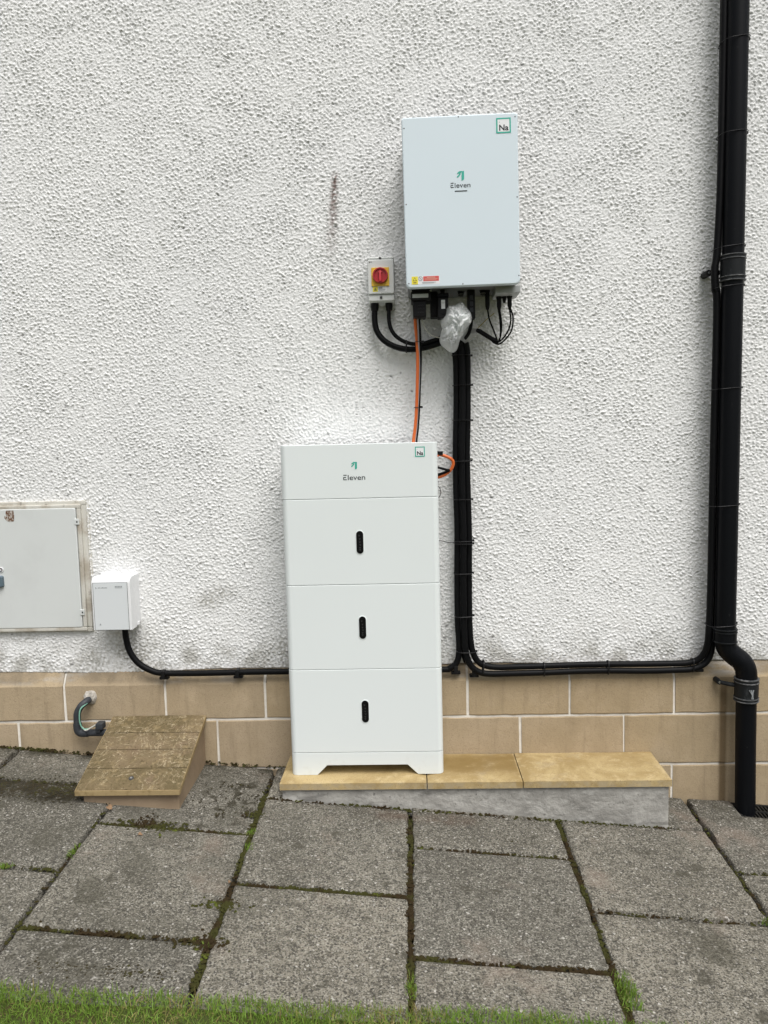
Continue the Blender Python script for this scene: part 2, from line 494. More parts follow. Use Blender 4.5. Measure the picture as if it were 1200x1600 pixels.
def lathe(bm, o, d, prof, seg=24):
    """profile [(distance along d, radius)] spun about the axis"""
    o, d = Vector(o), Vector(d).normalized()
    u = d.cross(Vector((0, 0, 1)))
    if u.length < .1:
        u = d.cross(Vector((1, 0, 0)))
    u.normalize()
    v = d.cross(u)
    rows = [[bm.verts.new(o + d * t + (u * math.cos(2 * math.pi * k / seg) + v * math.sin(2 * math.pi * k / seg)) * r) for k in range(seg)] for t, r in prof]
    for a, b in zip(rows[:-1], rows[1:]):
        for k in range(seg):
            bm.faces.new((a[k], a[(k + 1) % seg], b[(k + 1) % seg], b[k]))
    bm.faces.new(rows[0])
    bm.faces.new(rows[-1])
    return bm

def lettering(bm, s, x, z, y, height, width=None, thin=0.0):
    """centred writing on a plane facing -Y"""
    cu = bpy.data.curves.new('lettering', 'FONT')
    cu.body = s
    cu.size = 1.0
    cu.extrude = .0
    cu.offset = thin
    cu.resolution_u = 4
    ob = bpy.data.objects.new('lettering', cu)
    COL.objects.link(ob)
    bpy.context.view_layer.update()
    me = bpy.data.meshes.new_from_object(ob.evaluated_get(bpy.context.evaluated_depsgraph_get()))
    co = np.empty(len(me.vertices) * 3)
    me.vertices.foreach_get('co', co)
    co = co.reshape(-1, 3)
    mn, mx = co.min(0), co.max(0)
    sz = height / (mx[1] - mn[1])
    sx = width / (mx[0] - mn[0]) if width else sz
    vs = [bm.verts.new((x + (c[0] - (mn[0] + mx[0]) / 2) * sx, y, z + (c[1] - (mn[1] + mx[1]) / 2) * sz)) for c in co]
    for p in me.polygons:
        try:
            bm.faces.new([vs[i] for i in p.vertices])
        except ValueError:
            pass
    bpy.data.objects.remove(ob)
    bpy.data.curves.remove(cu)
    bpy.data.meshes.remove(me)
    return bm

def flat(bm, poly, y):
    bm.faces.new([bm.verts.new((x, y, z)) for x, z in poly])
    return bm

def rect(bm, x0, x1, z0, z1, y):
    return flat(bm, [(x0, z0), (x1, z0), (x1, z1), (x0, z1)], y)

def G(x, y):
    """the paved ground: falls to the right and away from the wall"""
    xc = max(-5.0, min(5.0, x))
    yc = max(-6.0, min(0.5, y))
    return -.0235 - .0864 * xc + .0394 * yc

# ------------------------------------------------------------------ the house wall
def band_noise(nx, nz, step, lam, bw, ang, aniso, seed):
    """noise of wavelength lam (m), stretched along a direction"""
    g = np.random.default_rng(seed)
    F = np.fft.rfft2(g.standard_normal((nz, nx)))
    kx = np.fft.rfftfreq(nx, step)[None, :]
    kz = np.fft.fftfreq(nz, step)[:, None]
    a = math.radians(ang)
    u = kx * math.cos(a) + kz * math.sin(a)
    v = -kx * math.sin(a) + kz * math.cos(a)
    k = np.sqrt((u * aniso) ** 2 + v ** 2)
    W = np.exp(-((k - 1 / lam) / (bw / lam)) ** 2)
    n = np.fft.irfft2(F * W, s=(nz, nx))
    return n / n.std()

house = tag(empty('house_wall', (0, 0, 0)), 'white roughcast house wall standing on a sandstone block plinth', 'wall')

def roughcast():
    st = .0026
    XA, XB, ZB = -1.64, 1.32, 2.70
    xs_f = np.arange(XA, XB, st)
    zs_f = np.arange(.368, ZB, st)
    xs = np.concatenate([np.arange(-5.2, XA - .05, .25), [XA - .012], xs_f, [XB + .012], np.arange(XB + .2, 5.2, .25)])
    zs = np.concatenate([zs_f, [ZB + .012], np.arange(ZB + .2, 5.2, .25)])
    nx, nz = len(xs_f), len(zs_f)
    # the dabs of the thrown coat: lumps with sharp creases between them, raked one way or another
    mix = band_noise(nx, nz, st, .6, .6, 0, 1, 3)
    mix = 1 / (1 + np.exp(-2.2 * mix))
    def raked(lam, seed, an=1.5):
        return band_noise(nx, nz, st, lam, .6, -29, an, seed) * mix + band_noise(nx, nz, st, lam, .6, -14, an, seed + 50) * (1 - mix)
    a = raked(.0190, 1, 1.6)
    b = raked(.0108, 4, 1.6)
    c = band_noise(nx, nz, st, .0074, .6, 0, 1.2, 5)
    slow = band_noise(nx, nz, st, .20, .7, 0, 1, 6)
    amp = np.clip(1 + .10 * band_noise(nx, nz, st, .22, .7, 0, 1, 7), .45, 1.6)
    h = .00034 * a + amp * (.00092 * b + .00122 * np.minimum(np.abs(b), 1.6) + .00070 * c) + .00020 * np.minimum(np.abs(a), 1.6) + .0003 * slow
    # small holes left between the stones, their darkness put in as colour
    hole = np.zeros((nz, nx))
    g = np.random.default_rng(77)
    for _ in range(1300):
        ci, cj = int(g.integers(6, nx - 6)), int(g.integers(6, nz - 6))
        ra, rb = g.uniform(.0022, .0072), g.uniform(.0014, .0032)
        th = g.normal(-.3, .4)
        m = 5
        jj, ii = np.mgrid[-m:m + 1, -m:m + 1]
        u = (ii * math.cos(th) + jj * math.sin(th)) * st
        v = (-ii * math.sin(th) + jj * math.cos(th)) * st
        k = np.exp(-((u / ra) ** 2 + (v / rb) ** 2)) * g.uniform(.15, 1) ** 1.5 * 1.15
        sl = hole[cj - m:cj + m + 1, ci - m:ci + m + 1]
        np.maximum(sl, k, out=sl)
    h -= .003 * hole
    h = h - h.mean() + .0065
    ix = np.clip(np.searchsorted(xs_f, xs), 0, nx - 1)
    iz = np.clip(np.searchsorted(zs_f, zs), 0, nz - 1)
    H = h[np.ix_(iz, ix)]
    X, Z = np.meshgrid(xs, zs)
    # well outside the picture the coat is a plain sheet whose grain comes from the material
    beyond = ((X < XA - 1e-6) | (X > xs_f[-1] + 1e-6) | (Z > zs_f[-1] + 1e-6)).astype(float)
    H = H * (1 - beyond) + .0065 * beyond
    NX, NZ = len(xs), len(zs)
    # the lower edge is trowelled by hand
    wav = .004 * np.sin(xs * 2.1 + .6) + .003 * np.sin(xs * 7.3) + .0025 * RNG.standard_normal(NX).cumsum() / 18
    low = np.exp(-((Z - .368) / .03) ** 2)
    Z = Z + low * wav[None, :]
    H = H * (1 - .4 * low) + .002 * low
    Y = -H
    # algae near the bottom, grey marks and a darker spot left of the battery
    blot = band_noise(nx, nz, st, .12, .8, 0, 1, 21)[np.ix_(iz, ix)]
    fine = band_noise(nx, nz, st, .018, .8, 0, 1, 22)[np.ix_(iz, ix)]
    dirt = np.clip(.36 * np.exp(-((Z - .36) / .095) ** 2) * (1 + .7 * blot + .6 * fine), 0, .65)
    def spot(cx, cz, rx, rz, amt):
        return amt * np.exp(-(((X - cx) / rx) ** 2 + ((Z - cz) / rz) ** 2))
    dirt = dirt + np.clip(spot(-.725, .612, .04, .028, .62) + spot(-.668, .645, .045, .028, .52), 0, 1) * np.clip(.75 + .5 * fine, 0, 1.3)
    dirt = dirt + spot(-1.0, .45, .10, .06, .5) * np.clip(.6 + .5 * fine, 0, 1.2) + spot(-.45, .42, .07, .09, .4) * np.clip(.7 + .4 * fine, 0, 1.2)
    dirt = dirt + spot(-1.38, .49, .05, .02, .5) * np.clip(.4 + .8 * fine, 0, 1)
    dirt = np.clip(dirt, 0, .8)
    dirt = dirt * (1 - beyond)
    holes = .85 * hole[np.ix_(iz, ix)] * (X > XA) * (X < XB) * (Z < ZB)
    cxs = -.228 - .022 * np.clip((2.055 - Z) / .27, 0, 1)
    up = np.clip((2.06 - Z) / .02, 0, 1) * np.clip((Z - 1.76) / .22, 0, 1) ** .8
    rust = .95 * up * np.exp(-((X - cxs) / (.0085 + .009 * np.clip((2.05 - Z) / .2, 0, 1))) ** 2) * np.clip(.85 + .45 * fine, 0, 1)
    co = np.stack([X, Y, Z], -1).reshape(-1, 3)
    # return under the lower edge
    co = np.concatenate([co, np.stack([xs, np.full(NX, .04), Z[0] + .001], -1)])
    idx = np.arange(NX * NZ).reshape(NZ, NX)
    q = np.stack([idx[:-1, :-1], idx[:-1, 1:], idx[1:, 1:], idx[1:, :-1]], -1).reshape(-1, 4)
    bi = NX * NZ + np.arange(NX)
    q2 = np.stack([bi[:-1], bi[1:], idx[0, 1:], idx[0, :-1]], -1)
    q = np.concatenate([q, q2])
    me = bpy.data.meshes.new('roughcast_coat')
    me.vertices.add(len(co)); me.vertices.foreach_set('co', co.ravel())
    me.loops.add(q.size); me.loops.foreach_set('vertex_index', q.ravel().astype(np.int32))
    me.polygons.add(len(q)); me.polygons.foreach_set('loop_start', np.arange(0, q.size, 4, dtype=np.int32))
    me.update(calc_edges=True)
    for nm, arr in (('dirt', dirt), ('rust', rust), ('pits', holes), ('beyond', beyond)):
        at = me.attributes.new(nm, 'FLOAT', 'POINT')
        at.data.foreach_set('value', np.concatenate([arr.ravel(), arr[0]]).astype(np.float32))
    me.validate()
    me.materials.append(MT['roughcast'])
    o = bpy.data.objects.new('roughcast_coat', me)
    COL.objects.link(o)
    me.polygons.foreach_set('use_smooth', [True] * len(me.polygons))
    o.parent = house
    ORG[o] = ORG[house]
    # the masonry behind the coat
    bm = B()
    add_box(bm, -5.2, 5.2, .05, .30, -.9, 5.2)
    part('masonry', bm, 'mortar', house)
roughcast()

PF = -.030                                   # plinth face
bm = B()
prof = [(.045, -.9), (PF + .0040, -.9), (PF + .0040, .3195), (.0030, .3690), (.045, .3690)]
a = [bm.verts.new((-5.2, y, z)) for y, z in prof]
b = [bm.verts.new((5.2, y, z)) for y, z in prof]
for i in range(5):
    bm.faces.new((a[i], a[(i + 1) % 5], b[(i + 1) % 5], b[i]))
bm.faces.new(a); bm.faces.new(b)
plinth = part('plinth', bm, 'mortar', house)
plinth['label'] = 'sandstone block plinth with pale mortar joints'

def stone_block(x0, x1, z0, z1, top):
    bm = B()
    jw = .0042
    jl, jr = random.uniform(.0032, .0062), random.uniform(.0032, .0062)
    n = max(6, int((x1 - x0) / .03))
    if top:
        pr = [(.03, z0 + jw), (PF + .002, z0 + jw), (PF, z0 + jw + .003), (PF, z1 - .052), (PF + .0015, z1 - .0485), (-.0015, z1), (.03, z1)]
    else:
        pr = [(.03, z0 + jw), (PF + .002, z0 + jw), (PF, z0 + jw + .003), (PF, z1 - jw - .003), (PF + .002, z1 - jw), (.03, z1 - jw)]
    loops = []
    dy = random.uniform(-.0012, .0012)
    for k in range(n + 1):
        x = x0 + jl + (x1 - x0 - jl - jr) * k / n
        e = 0.0
        if k in (0, n):
            e = .0012
        j0, j1 = random.gauss(0, .0008), random.gauss(0, .0008)
        lp = []
        for i, (y, z) in enumerate(pr):
            zz = z + (j0 if i < 3 else (j1 if i >= 3 and not top else 0))
            yy = y + (dy + e if y < .02 else 0) + (random.gauss(0, .0003) if y < .02 else 0)
            lp.append((x + (random.gauss(0, .0007) if k in (0, n) else 0), yy, zz))
        loops.append(lp)
    add_loft(bm, loops)
    return part('stone_block', bm, 'stone', plinth, 18)

def course(z0, z1, joints, top=False):
    for x0, x1 in zip(joints[:-1], joints[1:]):
        stone_block(x0, x1, z0, z1, top)
j1 = [-1.245 - .3575 * k for k in range(9, 0, -1)] + [-1.245, -.886, -.529, -.174, .181, .535, .895] + [.895 + .3575 * k for k in range(1, 10)]
j2 = [-1.419 - .3575 * k for k in range(8, 0, -1)] + [-1.419, -1.06, -.702, -.345, .010, .364, .723, 1.113] + [1.113 + .3575 * k for k in range(1, 10)]
j3 = [-1.24 - .3575 * k for k in range(6, 0, -1)] + [-1.24, -.88, -.53, -.17, .18, .535, .889] + [.889 + .3575 * k for k in range(1, 10)]
course(.192, .372, j1, True)
course(.012, .192, j2)
course(-.168, .012, j3)
course(-.348, -.168, [x for x in j2 if x > .9])
course(-.528, -.348, [x for x in j3 if x > 2.5])

# ------------------------------------------------------------------ ground, paving, lawn
def sheet(name, xs, ys, zf, mat, kind='structure'):
    bm = B()
    vs = [[bm.verts.new((x, y, zf(x, y))) for x in xs] for y in ys]
    for j in range(len(ys) - 1):
        for i in range(len(xs) - 1):
            bm.faces.new((vs[j][i], vs[j][i + 1], vs[j + 1][i + 1], vs[j + 1][i]))
    o = part(name, bm, mat)
    o['kind'] = kind
    return o

far = [-300, -120, -50, -20, -10]
sheet('ground', far + [-5, -2.5, 0, 2.5, 5, 10, 20, 50, 120, 300], far + [-6, -3.5, -2, -1.3, -1.0, -.5, -.03, .05], lambda x, y: G(x, y) - .035, 'soil')
xl = list(np.linspace(-3.6, 3.6, 73))
edge_y = lambda x: -1.128 + .010 * math.sin(x * 3.1 + .5) + .006 * math.sin(x * 9.7) + .012 * x
LAWN_T = [0, .015, .05, .12, .25, .5, 1.0, 2.2, 4.9, 9, 20, 60, 290]
bm = B()
rows = []
xl2 = far + xl + [10, 20, 50, 120, 300]
for t in LAWN_T:
    rows.append([bm.verts.new((x, edge_y(max(-4, min(4, x))) - t, G(x, edge_y(max(-4, min(4, x))) - t) + (-.004 if t == 0 else .009 if t == .015 else .014 + .004 * mnoise.noise((x * 4, t * 4, 0))))) for x in xl2])
for a, b in zip(rows[:-1], rows[1:]):
    for i in range(len(xl2) - 1):
        bm.faces.new((a[i], a[i + 1], b[i + 1], b[i]))
lawn = part('lawn', bm, 'lawn')
lawn['kind'] = 'structure'

pavement = empty('pavement', (0, 0, 0))
pavement['kind'] = 'structure'
pavement['label'] = 'path of square exposed aggregate slabs along the wall'

def slab(x0, x1, y0, y1, hole=None, sink=0.0):
    g = random.uniform(.0058, .0078)
    bm = B()
    def marks(a, b, extra=()):
        q = [a + g, a + g + .006, a + g + .02]
        m = int((b - a) / .035)
        q += [a + .035 + (b - a - .07) * k / m for k in range(m + 1)] + [b - g - .02, b - g - .006, b - g]
        for e in extra:
            q += [e]
        q = sorted(set(round(v, 5) for v in q))
        return q
    xs = marks(x0, x1, (hole[0] - .007, hole[0] - .001) if hole else ())
    ys = marks(y0, y1, (hole[1] - .007, hole[1] - .001) if hole else ())
    dz, tx, ty = random.uniform(-.002, .002) - sink, random.gauss(0, .004), random.gauss(0, .004)
    sd = random.random() * 50
    V = {}
    for j, y in enumerate(ys):
        for i, x in enumerate(xs):
            if hole and x > hole[0] - .0005 and y > hole[1] - .0005:
                continue
            jx = jy = 0
            if i in (0, len(xs) - 1): jx = random.gauss(0, .0018)
            if j in (0, len(ys) - 1): jy = random.gauss(0, .0018)
            z = G(x, y) + dz + (x - (x0 + x1) / 2) * tx + (y - (y0 + y1) / 2) * ty
            z += .0022 * mnoise.noise((x * 9, y * 9, sd)) + .0011 * mnoise.noise((x * 31, y * 31, sd))
            V[i, j] = bm.verts.new((x + jx, y + jy, z))
    for j in range(len(ys) - 1):
        for i in range(len(xs) - 1):
            k = [(i, j), (i + 1, j), (i + 1, j + 1), (i, j + 1)]
            if all(q in V for q in k):
                bm.faces.new([V[q] for q in k])
    be = [e for e in bm.edges if e.is_boundary]
    bv = {v for e in be for v in e.verts}
    cx_, cy_ = (x0 + x1) / 2, (y0 + y1) / 2
    for v in bv:
        v.co.z -= random.uniform(.003, .007)
        k = max(0, mnoise.noise((v.co.x * 22, v.co.y * 22, sd)) - .15) * .009
        v.co.x += math.copysign(k, cx_ - v.co.x) if abs(v.co.x - cx_) > (x1 - x0) / 2 - .012 else 0
        v.co.y += math.copysign(k, cy_ - v.co.y) if abs(v.co.y - cy_) > (y1 - y0) / 2 - .012 else 0
    r = bmesh.ops.extrude_edge_only(bm, edges=be)
    for v in r['geom']:
        if isinstance(v, bmesh.types.BMVert):
            v.co.z -= .034
    return part('paving_slab', bm, 'paving', pavement, 60)

XC = [-2.84, -2.366, -1.89, -1.416, -.968, -.50, -.024, .451, .927, 1.402, 1.876, 2.35, 2.82]
YA = [-.034, -.470, -.932, -1.16]
YB = [-.034, -.250, -.706, -1.16]
DRAIN = (1.086, -.139)
random.seed(21)
for c in range(len(XC) - 1):
    ys = YA if c % 2 == 0 else YB
    if c == 8: ys = YA
    for r in range(3):
        yo = random.gauss(0, .003)
        hole = DRAIN if (XC[c] == .927 and r == 0) else None
        slab(XC[c], XC[c + 1], ys[r + 1] + (.0 if r == 2 else 0), ys[r], hole, .007 if (XC[c] == -.968 and r == 0) else .004 if XC[c] == -1.416 and r < 2 else 0.0)

# moss and soil in the joints, crumbs on the slabs
def clumps(name, pts, mat, lo, hi, squash=.6):
    n = len(pts)
    base = np.array([(1, 0, 0), (.31, .95, 0), (-.81, .59, 0), (-.81, -.59, 0), (.31, -.95, 0), (0, 0, 1)])
    P = np.array(pts)
    s = RNG.uniform(lo, hi, (n, 1, 1))
    rot = RNG.uniform(0, 6.28, n)
    ca, sa = np.cos(rot)[:, None], np.sin(rot)[:, None]
    bx = base[None] * RNG.uniform(.6, 1.3, (n, 6, 1)) * s
    bx[:, :, 2] *= squash
    x = bx[:, :, 0] * ca - bx[:, :, 1] * sa
    y = bx[:, :, 0] * sa + bx[:, :, 1] * ca
    co = np.stack([x, y, bx[:, :, 2] - .001], -1) + P[:, None, :]
    fb = np.array([(0, 1, 5), (1, 2, 5), (2, 3, 5), (3, 4, 5), (4, 0, 5)])
    f = (fb[None] + 6 * np.arange(n)[:, None, None]).reshape(-1, 3)
    me = bpy.data.meshes.new(name)
    me.from_pydata(co.reshape(-1, 3).tolist(), [], f.tolist())
    return finish(name, me, mat, None, 80)

pts = []
def joint_moss(xa, ya, xb, yb, dens, spread, lift=-.010):
    ln = math.hypot(xb - xa, yb - ya)
    for _ in range(int(ln * dens)):
        t = random.random()
        x, y = xa + (xb - xa) * t, ya + (yb - ya) * t
        k = mnoise.noise((x * 7, y * 7, 3.3))
        if k < random.uniform(-.5, .25):
            continue
        x += random.gauss(0, spread) * (1 if abs(xb - xa) < abs(yb - ya) else .3)
        y += random.gauss(0, spread) * (1 if abs(xb - xa) >= abs(yb - ya) else .3)
        pts.append((x, y, G(x, y) + lift + random.uniform(0, .009)))
heavy = {-.50: 1.0, -.024: 1.0, .451: .8}
for c in range(3, 10):
    x = XC[c]
    joint_moss(x, -.12, x, -1.08, 1500 * heavy.get(x, .12), .0055 if x in heavy else .003)
    ys = (YA if c % 2 == 0 else YB)
    if c < len(XC) - 1:
        for y in ys[1:3]:
            joint_moss(XC[c], y, XC[c + 1], y, 1500 if x > -.98 and x < .4 else 350, .0055)
joint_moss(-2.2, -.036, -.45, -.036, 700, .004, -.004)
joint_moss(-.44, -.262, .80, -.262, 500, .004, -.004)
for cx, cy, r, n in ((-.80, -.463, .045, 260), (-.515, -.36, .02, 60), (-.50, -.80, .025, 150), (-.51, -.94, .03, 160)):
    for _ in range(n):
        x, y = random.gauss(cx, r), random.gauss(cy, r * .45)
        pts.append((x, y, G(x, y) + random.uniform(-.002, .003)))
tag(clumps('joint_moss', pts, 'moss', .0025, .0065, .8), 'dark green and brown moss filling the joints between paving slabs', 'moss', kind='stuff')
pts = []
for cx, cy, rx, ry, n in ((-1.24, -.295, .13, .03, 1300), (-1.10, -.30, .05, .03, 120), (-.60, -.18, .03, .012, 40), (-.535, -.33, .02, .012, 40), (-.65, -.30, .05, .05, 50), (-.62, -.37, .02, .01, 30), (-.52, -.25, .02, .02, 20),
                          (.09, -.36, .10, .03, 80), (-.30, -.29, .1, .015, 40), (.3, -.40, .1, .02, 30), (-.72, -1.055, .10, .012, 160), (0, -.7, 1.0, .35, 120), (.9, -.58, .05, .04, 40), (-.18, -1.06, .06, .01, 80)):
    for _ in range(n):
        x, y = random.gauss(cx, rx), random.gauss(cy, ry)
        if y > -.05: continue
        pts.append((x, y, G(x, y) - .0005))
tag(clumps('soil_crumbs', pts, 'crumb', .0012, .0045, .45), 'dark soil crumbs scattered on the paving slabs', 'soil', kind='stuff')

# grass
def blades(name, P, length, width, dryp, lean=.55):
    n = len(P)
    P = np.array(P)
    Ln = RNG.uniform(length[0], length[1], n)
    az = RNG.uniform(0, 2 * math.pi, n)
    le = np.abs(RNG.normal(0, lean, n)).clip(0, 1.15)
    wd = RNG.uniform(width[0], width[1], n)
    tw = RNG.uniform(0, 2 * math.pi, n)
    d = np.stack([np.cos(az), np.sin(az), np.zeros(n)], -1)
    wv = np.stack([np.cos(tw), np.sin(tw), np.zeros(n)], -1) * wd[:, None] * .5
    ts = np.array([0, .4, .75, 1.0])
    rows = []
    for t in ts:
        ang = le * (.35 + .9 * t)
        c = P + d * (Ln * t * np.sin(ang))[:, None]
        c[:, 2] += Ln * t * np.cos(ang)
        k = 1 - .9 * t * t
        rows.append(c - wv * k)
        rows.append(c + wv * k)
    co = np.stack(rows, 1)
    fb = np.array([(0, 1, 3, 2), (2, 3, 5, 4), (4, 5, 7, 6)])
    f = (fb[None] + 8 * np.arange(n)[:, None, None]).reshape(-1, 4)
    me = bpy.data.meshes.new(name)
    nv = n * 8
    me.vertices.add(nv); me.vertices.foreach_set('co', co.reshape(-1))
    me.loops.add(f.size); me.loops.foreach_set('vertex_index', f.ravel().astype(np.int32))
    me.polygons.add(len(f)); me.polygons.foreach_set('loop_start', np.arange(0, f.size, 4, dtype=np.int32))
    me.update(calc_edges=True)
    dry = np.where(RNG.random(n) < dryp, RNG.uniform(.5, 1, n), RNG.uniform(0, .07, n))
    at = me.attributes.new('dry', 'FLOAT', 'POINT')
    at.data.foreach_set('value', np.repeat(dry, 8).astype(np.float32))
    me.materials.append(MT['grass'])
    o = bpy.data.objects.new(name, me)
    COL.objects.link(o)
    ORG[o] = Vector((0, 0, 0))
    return o

P, dp = [], []
def lawn_pts(n, x0, x1, t0, t1):
    for _ in range(n):
        x = random.uniform(x0, x1)
        t = random.uniform(t0, t1)
        y = edge_y(x) - t
        P.append((x, y, G(x, y) + .010))
        k = mnoise.noise((x * 5, y * 5, 9.1)) + .5 * mnoise.noise((x * 17, y * 17, 2.1))
        dp.append(.08 + max(0, k) * .7)
lawn_pts(58000, -1.7, 1.7, -.016, .26)
lawn_pts(6000, -2.9, -1.7, -.01, .3)
lawn_pts(6000, 1.7, 2.9, -.01, .3)
lawn_pts(8000, -2.2, 2.2, .26, .9)
tag(blades('lawn_grass', P, (.008, .030), (.0011, .0026), np.array(dp), .95), 'short green lawn grass along the edge of the paving', 'grass', kind='stuff')

def tuft(x, y, n, rx, ry, ln, label):
    tg = lambda c, r: c + r * max(-1.7, min(1.7, random.gauss(0, 1)))
    p = [(tg(x, rx), tg(y, ry), G(x, y) - .004) for _ in range(n)]
    o = blades('grass_tuft', [(a - x, b - y, c - G(x, y)) for a, b, c in p], ln, (.0012, .0026), .1, .6)
    o.location = (x, y, G(x, y))
    ORG[o] = o.location.copy()
    tag(o, label, 'grass', 'grass tufts in the paving joints')
tuft(.466, -.992, 460, .013, .032, (.010, .027), 'largest grass tuft, in the paving joint right of centre beside the lawn')
tuft(-.497, -.456, 70, .009, .008, (.006, .014), 'small grass tuft at the slab corner left of the concrete ledge')
tuft(-.489, -.535, 90, .007, .012, (.006, .016), 'small grass tuft in the joint below the left slab corner')
tuft(-.967, -.625, 80, .006, .018, (.006, .016), 'small grass tuft in the joint in front of the stone hatch')
tuft(-1.115, -.712, 110, .012, .006, (.006, .016), 'small grass tuft in the joint at the left edge of the path')
tuft(.915, -.697, 80, .014, .006, (.008, .018), 'small grass tuft in the joint at the far right of the path')
tuft(-.026, -1.03, 90, .008, .02, (.008, .02), 'sparse grass tuft in the middle joint close to the lawn')
tuft(-.520, -.948, 70, .014, .008, (.005, .012), 'yellow green tuft where two mossy joints meet, left of centre')

# ------------------------------------------------------------------ concrete ledge with sandstone coping
ledge = tag(empty('stone_ledge', (.186, -.13, G(.186, -.13))), 'low concrete ledge with yellow sandstone coping under the battery stack', 'ledge')
bm = B()
lx0, lx1 = -.441, .806
nL = 90
loops = []
for k in range(nL + 1):
    x = lx0 + (lx1 - lx0) * k / nL
    j = random.gauss(0, .0012)
    e = .003 if k in (0, nL) else 0
    zb = G(x, -.2) - .03
    lp = [(x, -.032, zb)]
    for q in range(9):
        z = zb + (.031 - zb) * q / 8
        lp.append((x, -.2475 + e + .0022 * mnoise.noise((x * 35, z * 35, 2)) + .0016 * mnoise.noise((x * 90, z * 90, 5)) + (.0015 if q == 0 else 0), z))
    loops.append(lp + [(x, -.244, .0355), (x, -.032, .0355)])
add_loft(bm, loops)
part('concrete_base', bm, 'concrete', ledge, 50)
for i, (x0, x1, dy) in enumerate(((-.447, .0300, 0), (.0335, .3385, -.0010), (.3415, .813, .0005))):
    bm = B()
    t = bmesh.new()
    bmesh.ops.create_grid(t, x_segments=int((x1 - x0) / .03), y_segments=7, size=.5)
    for v in t.verts:
        v.co = Vector(((x0 + x1) / 2 + v.co.x * (x1 - x0), -.1445 + dy + v.co.y * .225, .0625))
    be = [e for e in t.edges if e.is_boundary]
    bv = {v for e in be for v in e.verts}
    r = bmesh.ops.extrude_edge_only(t, edges=be)
    nv = [v for v in r['geom'] if isinstance(v, bmesh.types.BMVert)]
    for v in nv:
        v.co.z = .0368
    for v in bv:
        v.co.z -= .0035 + random.uniform(0, .0012)
        v.co.y += random.gauss(0, .0006)
    part('coping_slab', t, 'coping', ledge, 60)

# ------------------------------------------------------------------ sloping stone hatch
hatch = tag(empty('stone_hatch', (-.905, -.19, G(-.905, -.19))), 'sloping lichened sandstone hatch against the plinth, left of the battery', 'hatch')
bm = B()
pr = lambda y: .200 + (y + .035) * (.200 - .062) / .317         # underside of the lid along y
loops = []
for x in (-1.053, -1.05, -.752, -.749):
    e = .003 if x in (-1.053, -.749) else 0
    loops.append([(x, -.034, G(x, -.034) - .03), (x, -.352 + e, G(x, -.352) - .03), (x, -.352 + e, .0800), (x, -.034, .1940)])
add_loft(bm, loops)
hb = part('hatch_base', bm, 'hatch_base', hatch)
# lid: four boards of stone, each with its own rough face
P0, P1 = Vector((0, -.033, .2135)), Vector((0, -.366, .0975))
dv = (P1 - P0)
ln = dv.length
dv.normalize()
nv_ = Vector((0, dv.z, -dv.y))
if nv_.z < 0: nv_ = -nv_
edges_t = [0, .252, .487, .735, 1.0]
for k in range(4):
    t0, t1 = edges_t[k] * ln + (.0012 if k else 0), edges_t[k + 1] * ln - (.0012 if k < 3 else 0)
    bm = B()
    nx_, ny_ = 30, 9
    top = []
    for j in range(ny_ + 1):
        row = []
        for i in range(nx_ + 1):
            x = -1.0715 + (.3305) * i / nx_
            s = t0 + (t1 - t0) * j / ny_
            h = .0015 * mnoise.noise((x * 28, s * 28, 4 + k)) + .0012 * mnoise.noise((x * 70, s * 70, 1))
            edge = i in (0, nx_) or j in (0, ny_)
            if edge:
                h -= .003
            if (j == ny_ and k == 3) or i in (0, nx_):
                h -= .001
            p = P0 + dv * s + nv_ * h
            row.append(bm.verts.new((x + (random.gauss(0, .0006) if i in (0, nx_) else 0), p.y, p.z)))
        top.append(row)
    for j in range(ny_):
        for i in range(nx_):
            bm.faces.new((top[j][i], top[j][i + 1], top[j + 1][i + 1], top[j + 1][i]))
    be = [e for e in bm.edges if e.is_boundary]
    r = bmesh.ops.extrude_edge_only(bm, edges=be)
    for v in r['geom']:
        if isinstance(v, bmesh.types.BMVert):
            v.co += Vector((0, 0, -.0185)) if k == 3 else -nv_ * .0165
    part('lid_board', bm, 'lid', hatch, 60)
bm = B()
for (xa, xb) in ((-1.0725, -1.0712), (-.7412, -.7398)):
    add_loft(bm, [[(x, -.034, .2095), (x, -.366, .0930), (x, -.366, .0775), (x, -.034, .1935)] for x in (xa, xb)])
add_box(bm, -1.0720, -.7405, -.3700, -.3662, .0770, .0938, .0012)
part('lid_edge', bm, 'lid_edge', hatch)
bm = B()
ps = P0 + dv * (ln * .87)
lathe(bm, Vector((-.908, ps.y, ps.z)) - nv_ * .002, nv_, [(0, .0045), (.0035, .0045), (.005, .0035), (.0052, .001)], 14)
sc_ = part('lid_screw', bm, 'metal', hatch)
bm = B()
lathe(bm, Vector((-.908, ps.y, ps.z)) - nv_ * .002, nv_, [(0, .0082), (.0026, .0082), (.003, .007)], 16)
part('screw_washer', bm, 'dark_metal', sc_)

